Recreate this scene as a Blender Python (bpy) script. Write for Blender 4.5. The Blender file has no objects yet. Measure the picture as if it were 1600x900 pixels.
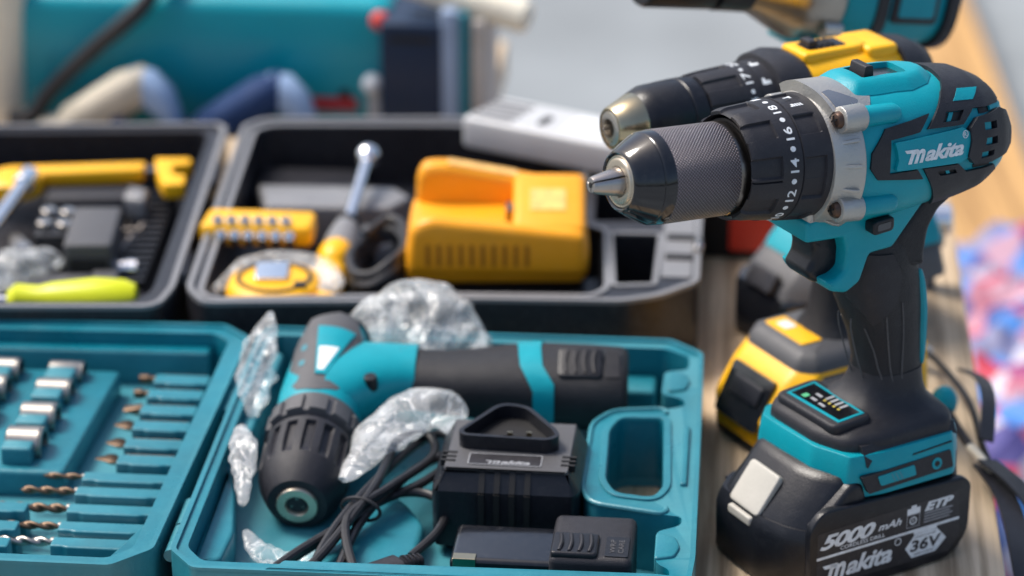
import bpy, bmesh, math, random
from math import sin, cos, pi, radians, sqrt, atan2
from mathutils import Vector, Matrix
from mathutils.geometry import tessellate_polygon
random.seed(7)
S = 0.01            # everything below is written in centimetres
scn = bpy.context.scene
COL = scn.collection

# ------------------------------------------------------------------ camera
PITCH, FPX, CZ = radians(24), 4400.0, 88.0
cam = bpy.data.cameras.new('camera'); cam_o = bpy.data.objects.new('camera', cam); COL.objects.link(cam_o)
cam_o.location = (0, 0, CZ * S); cam_o.rotation_euler = (pi / 2 - PITCH, 0, 0)
cam.sensor_width = 36; cam.lens = FPX / 1600 * 36
cam.clip_start = 0.05; cam.clip_end = 200
cam.dof.use_dof = True; cam.dof.focus_distance = 1.65; cam.dof.aperture_fstop = 4.0
scn.camera = cam_o

# ------------------------------------------------------------------ daylight
SUN_EL, SUN_AZ = radians(57), radians(-62)      # azimuth clockwise from +Y (behind the photographer, to the left)
w = bpy.data.worlds.new('World'); scn.world = w; w.use_nodes = True
nt = w.node_tree; nt.nodes.clear()
sky = nt.nodes.new('ShaderNodeTexSky'); sky.sky_type = 'NISHITA'; sky.sun_disc = False
sky.sun_elevation = SUN_EL; sky.sun_rotation = SUN_AZ; sky.air_density = 1.0; sky.dust_density = 4.0; sky.ozone_density = 1.0
bg = nt.nodes.new('ShaderNodeBackground'); bg.inputs['Strength'].default_value = 0.13
wo = nt.nodes.new('ShaderNodeOutputWorld')
nt.links.new(sky.outputs[0], bg.inputs[0]); nt.links.new(bg.outputs[0], wo.inputs[0])
sun = bpy.data.lights.new('sun', 'SUN'); sun.energy = 2.6; sun.angle = radians(20); sun.color = (1.0, 0.95, 0.88)
sun_o = bpy.data.objects.new('sun', sun); COL.objects.link(sun_o)
d = Vector((sin(SUN_AZ) * cos(SUN_EL), cos(SUN_AZ) * cos(SUN_EL), sin(SUN_EL)))
sun_o.rotation_euler = d.to_track_quat('Z', 'Y').to_euler(); sun_o.location = d * 5
scn.view_settings.view_transform = 'Standard'; scn.view_settings.look = 'None'
scn.view_settings.exposure = 0.6; scn.view_settings.gamma = 1.0; scn.view_settings.use_curve_mapping = False
scn.cycles.use_denoising = True
scn.cycles.max_bounces = 8

# ------------------------------------------------------------------ materials
MATS = {}
def mat(name, col, rough=0.5, metal=0.0, bump=0.0, bscale=300.0, var=0.08, vscale=25.0, dust=0.0, dustcol=(0.55, 0.52, 0.47), spec=0.5,
        coat=0.0, trans=0.0, rvar=0.0, emis=0.0, scratch=0.0, alpha=1.0, ior=1.45, sss=0.0):
    if name in MATS: return MATS[name]
    m = bpy.data.materials.new(name); m.use_nodes = True; t = m.node_tree; N = t.nodes; L = t.links
    b = N['Principled BSDF']; b.inputs['Base Color'].default_value = (*col, 1); b.inputs['Roughness'].default_value = rough
    b.inputs['Metallic'].default_value = metal; b.inputs['Specular IOR Level'].default_value = spec
    b.inputs['Coat Weight'].default_value = coat; b.inputs['Transmission Weight'].default_value = trans; b.inputs['IOR'].default_value = ior
    b.inputs['Alpha'].default_value = alpha
    tc = N.new('ShaderNodeTexCoord')
    n1 = N.new('ShaderNodeTexNoise'); n1.inputs['Scale'].default_value = vscale; n1.inputs['Detail'].default_value = 6; n1.inputs['Roughness'].default_value = 0.6
    L.new(tc.outputs['Object'], n1.inputs['Vector'])
    mr = N.new('ShaderNodeMapRange'); mr.inputs[1].default_value = 0.3; mr.inputs[2].default_value = 0.7
    mr.inputs[3].default_value = 1 - var; mr.inputs[4].default_value = 1 + var; L.new(n1.outputs[0], mr.inputs[0])
    mx = N.new('ShaderNodeVectorMath'); mx.operation = 'SCALE'; mx.inputs[0].default_value = col; L.new(mr.outputs[0], mx.inputs['Scale'])
    last = mx.outputs[0]
    if dust > 0:
        n2 = N.new('ShaderNodeTexNoise'); n2.inputs['Scale'].default_value = vscale * 9; n2.inputs['Detail'].default_value = 8; n2.inputs['Roughness'].default_value = 0.75
        L.new(tc.outputs['Object'], n2.inputs['Vector'])
        r2 = N.new('ShaderNodeMapRange'); r2.inputs[1].default_value = 0.5; r2.inputs[2].default_value = 0.8; r2.inputs[3].default_value = 0; r2.inputs[4].default_value = dust
        L.new(n2.outputs[0], r2.inputs[0])
        mc = N.new('ShaderNodeMix'); mc.data_type = 'RGBA'; L.new(r2.outputs[0], mc.inputs[0]); L.new(last, mc.inputs[6]); mc.inputs[7].default_value = (*dustcol, 1)
        last = mc.outputs[2]
    L.new(last, b.inputs['Base Color'])
    rr = N.new('ShaderNodeMapRange'); rr.inputs[1].default_value = 0.3; rr.inputs[2].default_value = 0.7
    rv = rvar if rvar else 0.06
    rr.inputs[3].default_value = max(0.02, rough - rv); rr.inputs[4].default_value = min(1, rough + rv)
    n3 = N.new('ShaderNodeTexNoise'); n3.inputs['Scale'].default_value = vscale * 3; n3.inputs['Detail'].default_value = 5; L.new(tc.outputs['Object'], n3.inputs['Vector'])
    L.new(n3.outputs[0], rr.inputs[0]); L.new(rr.outputs[0], b.inputs['Roughness'])
    if bump > 0:
        n4 = N.new('ShaderNodeTexNoise'); n4.inputs['Scale'].default_value = bscale; n4.inputs['Detail'].default_value = 3; L.new(tc.outputs['Object'], n4.inputs['Vector'])
        bp = N.new('ShaderNodeBump'); bp.inputs['Strength'].default_value = bump; bp.inputs['Distance'].default_value = 0.0006
        L.new(n4.outputs[0], bp.inputs['Height']); L.new(bp.outputs[0], b.inputs['Normal'])
    if sss: b.inputs['Subsurface Weight'].default_value = sss; b.inputs['Subsurface Radius'].default_value = (0.01, 0.01, 0.01)
    if name == 'teal_case':                     # rubbed, paler edges
        ge = N.new('ShaderNodeNewGeometry'); pr = N.new('ShaderNodeMapRange'); pr.inputs[1].default_value = .505; pr.inputs[2].default_value = .58; pr.inputs[4].default_value = .3
        L.new(ge.outputs['Pointiness'], pr.inputs[0]); me_ = N.new('ShaderNodeMix'); me_.data_type = 'RGBA'; L.new(pr.outputs[0], me_.inputs[0]); L.new(last, me_.inputs[6]); me_.inputs[7].default_value = (.16, .42, .46, 1)
        L.new(me_.outputs[2], b.inputs['Base Color'])
    MATS[name] = m; return m

TEAL = (0.0, 0.275, 0.34)
def M(k): return MATS[k]
mat('teal_plastic', TEAL, 0.40, bump=0.25, bscale=900, dust=0.05, dustcol=(0.12, 0.45, 0.5), spec=0.35)
mat('teal_case', (0.0, 0.145, 0.20), 0.40, bump=0.3, bscale=350, var=0.20, rvar=.14, dust=0.25, dustcol=(0.05, 0.31, 0.35), vscale=14)
mat('black_rubber', (0.021, 0.021, 0.026), 0.46, spec=0.36, bump=0.5, bscale=1400, dust=0.12, dustcol=(0.14, 0.14, 0.15))
mat('grip_rubber', (0.015, 0.0155, 0.019), 0.48, spec=0.36, bump=0.9, bscale=1100, dust=0.10, dustcol=(0.12, 0.12, 0.13))
mat('black_plastic', (0.008, 0.009, 0.013), 0.34, spec=0.42, bump=0.25, bscale=900, dust=0.10, dustcol=(0.14, 0.14, 0.15))
mat('grey_plastic', (0.075, 0.075, 0.08), 0.5, bump=0.3, bscale=900, dust=0.15, dustcol=(0.2, 0.2, 0.2))
mat('gloss_black', (0.006, 0.007, 0.010), 0.13, coat=0.4, dust=0.04, rvar=0.05)
mat('dark_recess', (0.006, 0.006, 0.007), 0.6)  # near-black colour stands in for the shade inside holes, slots and gaps
mat('cast_alloy', (0.43, 0.42, 0.395), 0.42, metal=0.72, bump=0.6, bscale=800, dust=0.15, dustcol=(0.3, 0.3, 0.29))
mat('steel', (0.48, 0.45, 0.41), 0.25, metal=1.0, dust=0.2, dustcol=(0.2, 0.17, 0.13))
mat('socket_steel', (0.36, 0.34, 0.31), 0.33, metal=1.0)
mat('dark_steel', (0.20, 0.18, 0.165), 0.30, metal=1.0)
mat('jaw_steel', (0.42, 0.385, 0.36), 0.32, metal=0.95, dust=.3, dustcol=(.12, .09, .08))
mat('chrome', (0.85, 0.86, 0.88), 0.13, metal=1.0)
mat('ring_metal', (0.50, 0.44, 0.35), 0.30, metal=0.8)
mat('brassy_steel', (0.50, 0.42, 0.27), 0.22, metal=1.0)
mat('screw_steel', (0.10, 0.065, 0.05), 0.38, metal=0.8, dust=0.3, dustcol=(0.12, 0.07, 0.04))
mat('rusty_steel', (0.14, 0.095, 0.065), 0.45, metal=0.85, dust=0.4, dustcol=(0.20, 0.11, 0.06))
mat('print_white', (0.68, 0.71, 0.73), 0.5, var=0.16, vscale=260)
mat('print_dim', (0.30, 0.31, 0.33), 0.5)
mat('label_black', (0.022, 0.021, 0.025), 0.42, dust=0.06)
mat('latch_cream', (0.46, 0.44, 0.39), 0.45, bump=0.2)
mat('yellow_plastic', (0.92, 0.47, 0.004), 0.38, bump=0.25, bscale=900, dust=0.1, dustcol=(0.7, 0.5, 0.2))
mat('orange_plastic', (0.88, 0.36, 0.008), 0.42, bump=0.25, bscale=900, dust=0.08, dustcol=(0.8, 0.55, 0.3), vscale=12)
mat('cable_rubber', (0.016, 0.016, 0.018), 0.38, dust=0.1, dustcol=(0.15, 0.15, 0.16))
mat('grey_shell', (0.018, 0.018, 0.022), 0.34, spec=0.4, bump=0.2, dust=0.25, dustcol=(0.20, 0.20, 0.21))
mat('led_green', (0.10, 0.45, 0.22), 0.4)
mat('led_amber', (0.50, 0.40, 0.06), 0.4)

def knurl(name, col, axis_s=1480.0, nang=40):
    m = mat(name, col, 0.34, metal=0.95, var=0.12, vscale=40); t = m.node_tree; N = t.nodes; L = t.links; b = N['Principled BSDF']
    tc = N.new('ShaderNodeTexCoord'); sp = N.new('ShaderNodeSeparateXYZ'); L.new(tc.outputs['Object'], sp.inputs[0])
    def mth(op, a, c=None):
        n = N.new('ShaderNodeMath'); n.operation = op
        for i, v in enumerate((a, c)):
            if v is None: continue
            if isinstance(v, (int, float)): n.inputs[i].default_value = v
            else: L.new(v, n.inputs[i])
        return n.outputs[0]
    an = mth('MULTIPLY', mth('ARCTAN2', sp.outputs[2], sp.outputs[1]), nang); sx = mth('MULTIPLY', sp.outputs[0], axis_s)
    h = mth('MULTIPLY', mth('SINE', mth('ADD', an, sx)), mth('SINE', mth('SUBTRACT', an, sx)))
    h = mth('ABSOLUTE', h)
    bp = N.new('ShaderNodeBump'); bp.inputs['Strength'].default_value = 1.0; bp.inputs['Distance'].default_value = 0.0006
    L.new(h, bp.inputs['Height']); L.new(bp.outputs[0], b.inputs['Normal'])
    cr = N.new('ShaderNodeMapRange'); cr.inputs[3].default_value = .25; cr.inputs[4].default_value = 1.7; L.new(h, cr.inputs[0])
    vm = N.new('ShaderNodeVectorMath'); vm.operation = 'SCALE'; vm.inputs[0].default_value = col; L.new(cr.outputs[0], vm.inputs['Scale']); L.new(vm.outputs[0], b.inputs['Base Color'])
    return m
knurl('knurled_steel', (0.20, 0.18, 0.195))

# ------------------------------------------------------------------ mesh helpers (centimetres)
def tf(p, X): return X @ Vector(p) if X is not None else Vector(p)
class MB:
    def __init__(s, X=None): s.v = []; s.f = []; s.X = X
    def add(s, vs, fs, X=None):
        o = len(s.v); A = X if X is not None else None
        for p in vs:
            q = Vector(p)
            if A is not None: q = A @ q
            if s.X is not None: q = s.X @ q
            s.v.append(q)
        s.f += [tuple(o + i for i in f) for f in fs]; return s
    def box(s, c, d, X=None):
        x, y, z = c; a, b, e = d[0] / 2, d[1] / 2, d[2] / 2
        vs = [(x + i * a, y + j * b, z + k * e) for i in (-1, 1) for j in (-1, 1) for k in (-1, 1)]
        return s.add(vs, [(0, 1, 3, 2), (4, 6, 7, 5), (0, 4, 5, 1), (2, 3, 7, 6), (0, 2, 6, 4), (1, 5, 7, 3)], X)
    def loft(s, rings, X=None, cap=True, closed=True):
        n = len(rings[0]); vs = [p for r in rings for p in r]; fs = []
        for i in range(len(rings) - 1):
            for j in range(n if closed else n - 1):
                a, b = i * n + j, i * n + (j + 1) % n
                fs.append((a, b, b + n, a + n))
        if cap: fs.append(tuple(range(n - 1, -1, -1))); fs.append(tuple((len(rings) - 1) * n + j for j in range(n)))
        return s.add(vs, fs, X)
    def lathe(s, prof, n=48, X=None, cap=True):      # prof (s, r) along +X
        return s.loft([[(a, r * cos(2 * pi * j / n), r * sin(2 * pi * j / n)) for j in range(n)] for a, r in prof], X, cap)
    def grid(s, fn, us, n, X=None, cap=False):        # radius function r(s, angle)
        return s.loft([[(a, fn(a, 2 * pi * j / n) * cos(2 * pi * j / n), fn(a, 2 * pi * j / n) * sin(2 * pi * j / n)) for j in range(n)] for a in us], X, cap)
    def prism(s, poly, lo, hi, ax='z', X=None, inset=0.0, rnd=0.0, steps=3):
        lay = []
        if rnd > 0:
            for k in range(steps + 1):
                a = pi / 2 * k / steps; lay.append((lo + rnd * (1 - sin(a)), rnd * (1 - cos(a))))
            lay.reverse()
            lay = [(z, i) for z, i in lay]
            lay = sorted(lay)
            top = [(hi - (z - lo), i) for z, i in lay][::-1]; lay = lay + top
        else: lay = [(lo, 0.0), (hi, 0.0)]
        rings = []
        for z, i in lay:
            q = offset_poly(poly, -i) if i > 1e-6 else poly
            rings.append([pt3(p, z, ax) for p in q])
        n = len(poly); o = len(s.v); s.loft(rings, X, cap=False)
        for k in (0, len(rings) - 1):
            for t in tessellate_polygon([[Vector((p[0], p[1], 0)) for p in (offset_poly(poly, -lay[k][1]) if lay[k][1] > 1e-6 else poly)]]):
                s.f.append(tuple(o + k * n + i for i in t))
        return s
    def holed(s, outer, holes, lo, hi, X=None, ax='z'):  # plate with holes
        loops = [outer] + holes; flat = [p for l in loops for p in l]
        tri = tessellate_polygon([[Vector((p[0], p[1], 0)) for p in l] for l in loops])
        n = len(flat); vs = [pt3(p, lo, ax) for p in flat] + [pt3(p, hi, ax) for p in flat]
        fs = []
        for t in tri:
            fs.append(tuple(t)); fs.append(tuple(n + i for i in reversed(t)))
        o = 0
        for l in loops:
            m = len(l)
            for j in range(m): a, b = o + j, o + (j + 1) % m; fs.append((a, b, b + n, a + n))
            o += m
        return s.add(vs, fs, X)
    def tube(s, pts, r, n=10, X=None, smooth=6, closed=False):
        P = catmull([Vector(p) for p in pts], smooth, closed) if smooth else [Vector(p) for p in pts]
        rs = r if callable(r) else (lambda t: r)
        rings = []; up = Vector((0.13, 0.21, 1)).normalized(); prev = None
        for i, p in enumerate(P):
            if closed: tng = P[(i + 1) % len(P)] - P[i - 1]
            else: tng = P[min(i + 1, len(P) - 1)] - P[max(i - 1, 0)]
            tng.normalize()
            a = (up if prev is None else prev) ; a = (a - tng * a.dot(tng)).normalized(); prev = a; b = tng.cross(a)
            rr = rs(i / max(1, len(P) - 1))
            rings.append([p + a * rr * cos(2 * pi * j / n) + b * rr * sin(2 * pi * j / n) for j in range(n)])
        if closed: rings.append(rings[0]); return s.loft(rings, X, cap=False)
        return s.loft(rings, X)
    def ball(s, c, r, n=16, X=None, sq=(1, 1, 1)):
        k = n // 2; rings = []
        for i in range(1, k):
            t = pi * i / k; rings.append([(c[0] + r * sq[0] * sin(t) * cos(2 * pi * j / n), c[1] + r * sq[1] * sin(t) * sin(2 * pi * j / n), c[2] - r * sq[2] * cos(t)) for j in range(n)])
        return s.loft(rings, X)
    def obj(s, name, m, parent=None, bevel=0.0, seg=2, sharp=32, smooth=True, sub=0, recalc=True, bang=30, frame=None):
        me = bpy.data.meshes.new(name)
        me.from_pydata([tuple(p * S) for p in s.v], [], s.f)
        if recalc:
            bm = bmesh.new(); bm.from_mesh(me); bmesh.ops.remove_doubles(bm, verts=bm.verts, dist=1e-6)
            bmesh.ops.recalc_face_normals(bm, faces=bm.faces); bm.to_mesh(me); bm.free()
        me.materials.append(MATS[m] if isinstance(m, str) else m)
        if smooth:
            for p in me.polygons: p.use_smooth = True
            if bevel == 0: me.set_sharp_from_angle(angle=radians(sharp))
        o = bpy.data.objects.new(name, me); COL.objects.link(o)
        if parent is not None: o.parent = parent
        if frame is not None: fm = frame.copy(); fm.translation = fm.translation * S; o.matrix_local = fm
        if bevel > 0:
            b = o.modifiers.new('bevel', 'BEVEL'); b.width = bevel * S; b.segments = seg; b.limit_method = 'ANGLE'; b.angle_limit = radians(bang); b.harden_normals = True
        if sub:
            u = o.modifiers.new('sub', 'SUBSURF'); u.levels = sub; u.render_levels = sub
        return o
def pt3(p, z, ax): return (p[0], p[1], z) if ax == 'z' else ((p[0], z, p[1]) if ax == 'y' else (z, p[0], p[1]))
def area2(P): return sum(P[i][0] * P[(i + 1) % len(P)][1] - P[(i + 1) % len(P)][0] * P[i][1] for i in range(len(P)))
def offset_poly(P, d):                               # d>0 outward
    sg = 1 if area2(P) > 0 else -1; n = len(P); out = []
    for i in range(n):
        a, b, c = Vector(P[i - 1][:2]), Vector(P[i][:2]), Vector(P[(i + 1) % n][:2])
        e1 = (b - a).normalized(); e2 = (c - b).normalized()
        n1 = Vector((e1.y, -e1.x)) * sg; n2 = Vector((e2.y, -e2.x)) * sg
        m = n1 + n2; m = m / max(0.35, m.dot(m) / 2) if m.length > 1e-6 else n1
        out.append(tuple(b + m * d))
    return out
def rounded(P, r, k=4):                              # round the corners of a polygon; r number or list
    out = []; n = len(P)
    for i in range(n):
        rr = r[i] if isinstance(r, (list, tuple)) else r
        a, b, c = Vector(P[i - 1]), Vector(P[i]), Vector(P[(i + 1) % n])
        if rr <= 0: out.append(tuple(b)); continue
        l1, l2 = (a - b).length, (c - b).length; q = min(rr, l1 * 0.45, l2 * 0.45)
        p0 = b + (a - b).normalized() * q; p2 = b + (c - b).normalized() * q
        for j in range(k + 1):
            t = j / k; out.append(tuple(p0 * (1 - t) ** 2 + b * 2 * t * (1 - t) + p2 * t * t))
    return out
def rrect(cx, cy, w_, h_, r, k=4): return rounded([(cx - w_ / 2, cy - h_ / 2), (cx + w_ / 2, cy - h_ / 2), (cx + w_ / 2, cy + h_ / 2), (cx - w_ / 2, cy + h_ / 2)], r, k)
def catmull(P, k, closed=False):
    out = []; n = len(P)
    g = (lambda i: P[i % n]) if closed else (lambda i: P[max(0, min(n - 1, i))])
    for i in range(n if closed else n - 1):
        a, b, c, e = g(i - 1), g(i), g(i + 1), g(i + 2)
        for j in range(k):
            t = j / k; out.append(0.5 * ((2 * b) + (c - a) * t + (2 * a - 5 * b + 4 * c - e) * t * t + (3 * b - a - 3 * c + e) * t ** 3))
    if not closed: out.append(P[-1])
    return out
def sring(c, a, b, n=2.5, k=32, ax=('x', 'y'), up=None):
    """superellipse ring around centre c in the plane of unit vectors ax"""
    A, B = Vector(ax[0]), Vector(ax[1]); C = Vector(c); out = []
    for j in range(k):
        t = 2 * pi * j / k; ct, st = cos(t), sin(t)
        bb = b if (up is None or st < 0) else up
        out.append(C + A * a * math.copysign(abs(ct) ** (2 / n), ct) + B * bb * math.copysign(abs(st) ** (2 / n), st))
    return out
def drape(flat, mapf, thick=0.05, depth=0.06, g=0.35, mb=None):
    """flat = list of loops (first outer) or (verts, faces); mapped by mapf(x, y, off) to 3-D with a skirt"""
    bm = bmesh.new()
    if isinstance(flat, tuple):
        vv = [bm.verts.new((p[0], p[1], 0)) for p in flat[0]]
        for f in flat[1]:
            try: bm.faces.new([vv[i] for i in f])
            except ValueError: pass
    else:
        pts = [p for l in flat for p in l]; vv = [bm.verts.new((p[0], p[1], 0)) for p in pts]
        for t in tessellate_polygon([[Vector((p[0], p[1], 0)) for p in l] for l in flat]):
            try: bm.faces.new([vv[i] for i in t])
            except ValueError: pass
    xs = [v.co.x for v in bm.verts]; ys = [v.co.y for v in bm.verts]
    if g:
        for lo, hi, ax in ((min(xs), max(xs), 0), (min(ys), max(ys), 1)):
            c = math.ceil(lo / g) * g
            while c < hi:
                co = [0, 0, 0]; no = [0, 0, 0]; co[ax] = c + 1e-4; no[ax] = 1
                bmesh.ops.bisect_plane(bm, geom=bm.verts[:] + bm.edges[:] + bm.faces[:], plane_co=co, plane_no=no, dist=1e-5); c += g
    be = [e for e in bm.edges if len(e.link_faces) == 1]
    r = bmesh.ops.extrude_edge_only(bm, edges=be); low = set(x for x in r['geom'] if isinstance(x, bmesh.types.BMVert))
    bm.verts.ensure_lookup_table(); bm.verts.index_update()
    vs = [mapf(v.co.x, v.co.y, -depth if v in low else thick) for v in bm.verts]
    fs = [tuple(v.index for v in f.verts) for f in bm.faces]; bm.free()
    mb = mb or MB(); mb.add(vs, fs); return mb
def glyphs(txt, size=1.0, shear=0.0, offset=0.0, space=1.0, align='CENTER', res=3):
    cu = bpy.data.curves.new('glyphs', 'FONT'); cu.body = txt; cu.size = size; cu.shear = shear; cu.offset = offset
    cu.space_character = space; cu.align_x = align; cu.align_y = 'CENTER'; cu.resolution_u = res; cu.fill_mode = 'FRONT'
    o = bpy.data.objects.new('glyphs', cu); me = bpy.data.meshes.new_from_object(o)
    vs = [(v.co.x, v.co.y) for v in me.vertices]; fs = [tuple(p.vertices) for p in me.polygons]
    bpy.data.objects.remove(o); bpy.data.meshes.remove(me); bpy.data.curves.remove(cu)
    return vs, fs
def fit(gl, x0, x1, y0, y1):                          # fit glyph mesh into a box
    vs, fs = gl; xs = [p[0] for p in vs]; ys = [p[1] for p in vs]
    a, b, c, e = min(xs), max(xs), min(ys), max(ys)
    return [(x0 + (p[0] - a) / (b - a) * (x1 - x0), y0 + (p[1] - c) / (e - c) * (y1 - y0)) for p in vs], fs
def merge(*gs):
    V, F = [], []
    for vs, fs in gs: o = len(V); V += list(vs); F += [tuple(i + o for i in f) for f in fs]
    return V, F
def polyg(P):
    return list(P), [tuple(range(len(P)))]
def logo(x0, x1, y0, y1):
    """slanted brand script: wide swash m followed by akita"""
    H = y1 - y0; W = x1 - x0
    m = fit(glyphs('m', 1, 0.32, 0.035), x0 + W * 0.06, x0 + W * 0.33, y0, y0 + H * 0.86)
    a = fit(glyphs('akita', 1, 0.30, 0.030, 0.94), x0 + W * 0.335, x1, y0 + H * 0.03, y1)
    bar = polyg([(x0, y0 + H * .84), (x0 + W * .03, y0 + H * .68), (x0 + W * .20, y0 + H * .68), (x0 + W * .20, y0 + H * .88), (x0 + W * .0, y0 + H * .88)])
    return merge(m, a, bar)
def thing(name, label, cat, loc=(0, 0, 0), rotz=0.0, group=None, rot=None, scale=1.0):
    o = bpy.data.objects.new(name, None); COL.objects.link(o); o.empty_display_size = 0.02
    o.location = Vector(loc) * S; o.rotation_euler = rot if rot is not None else (0, 0, rotz); o.scale = (scale,) * 3
    o['label'] = label; o['category'] = cat
    if group: o['group'] = group
    return o
def tag(o, label, cat, group=None):
    o['label'] = label; o['category'] = cat
    if group: o['group'] = group
    return o
def struct(o): o['kind'] = 'structure'; return o
YA = radians(4.9)
def W(u, v, z=0): return (u * cos(YA) + v * sin(YA), -u * sin(YA) + v * cos(YA), z)   # bench frame -> world
BR = -YA
# ------------------------------------------------------------------ bench top of planks
def wood(name, col, along=(1, 0.03, 0.3), sc=90):
    m = mat(name, col, 0.75, var=0.15, vscale=6); t = m.node_tree; N = t.nodes; L = t.links; b = N['Principled BSDF']
    tc = N.new('ShaderNodeTexCoord'); mp = N.new('ShaderNodeMapping'); mp.inputs['Scale'].default_value = along; L.new(tc.outputs['Object'], mp.inputs[0])
    n = N.new('ShaderNodeTexNoise'); n.inputs['Scale'].default_value = sc; n.inputs['Detail'].default_value = 8; n.inputs['Roughness'].default_value = .65; n.inputs['Distortion'].default_value = 0.1
    L.new(mp.outputs[0], n.inputs['Vector'])
    cr = N.new('ShaderNodeValToRGB'); cr.color_ramp.elements[0].position = .38; cr.color_ramp.elements[1].position = .62
    cr.color_ramp.elements[0].color = (col[0] * .5, col[1] * .45, col[2] * .4, 1); cr.color_ramp.elements[1].color = (min(1, col[0] * 1.25), min(1, col[1] * 1.25), min(1, col[2] * 1.25), 1)
    L.new(n.outputs[0], cr.inputs[0]); L.new(cr.outputs[0], b.inputs['Base Color'])
    bp = N.new('ShaderNodeBump'); bp.inputs['Strength'].default_value = .5; bp.inputs['Distance'].default_value = .001; L.new(n.outputs[0], bp.inputs['Height']); L.new(bp.outputs[0], b.inputs['Normal'])
    return m
wood('bench_wood', (0.56, 0.44, 0.30)); wood('post_wood', (0.52, 0.31, 0.12), sc=40)
gm = mat('ground_concrete', (0.235, 0.258, 0.27), 0.9, bump=.6, bscale=60, var=.22, vscale=1.6)
g = MB(); g.box((0, 200, -77.5), (12000, 12000, 4)); go = struct(g.obj('ground', 'ground_concrete', None))
bench = thing('workbench', 'weathered wooden bench top of long planks under the tools', 'bench', (0, 0, 0), BR)
edges = [-78, -63.9, -49.9, -35.8, -22.4, -8.3, 5.2, 17.8]
for a, b in zip(edges, edges[1:]):
    MB().box(((a + b) / 2, 180, -1.75), (b - a - .35, 94, 3.5)).obj('plank', 'bench_wood', bench, bevel=.12)
for u in (-74, 13):
    for v in (139, 221): MB().box((u, v, -39.5), (7, 7, 72)).obj('leg', 'bench_wood', bench, bevel=.2)
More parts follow.
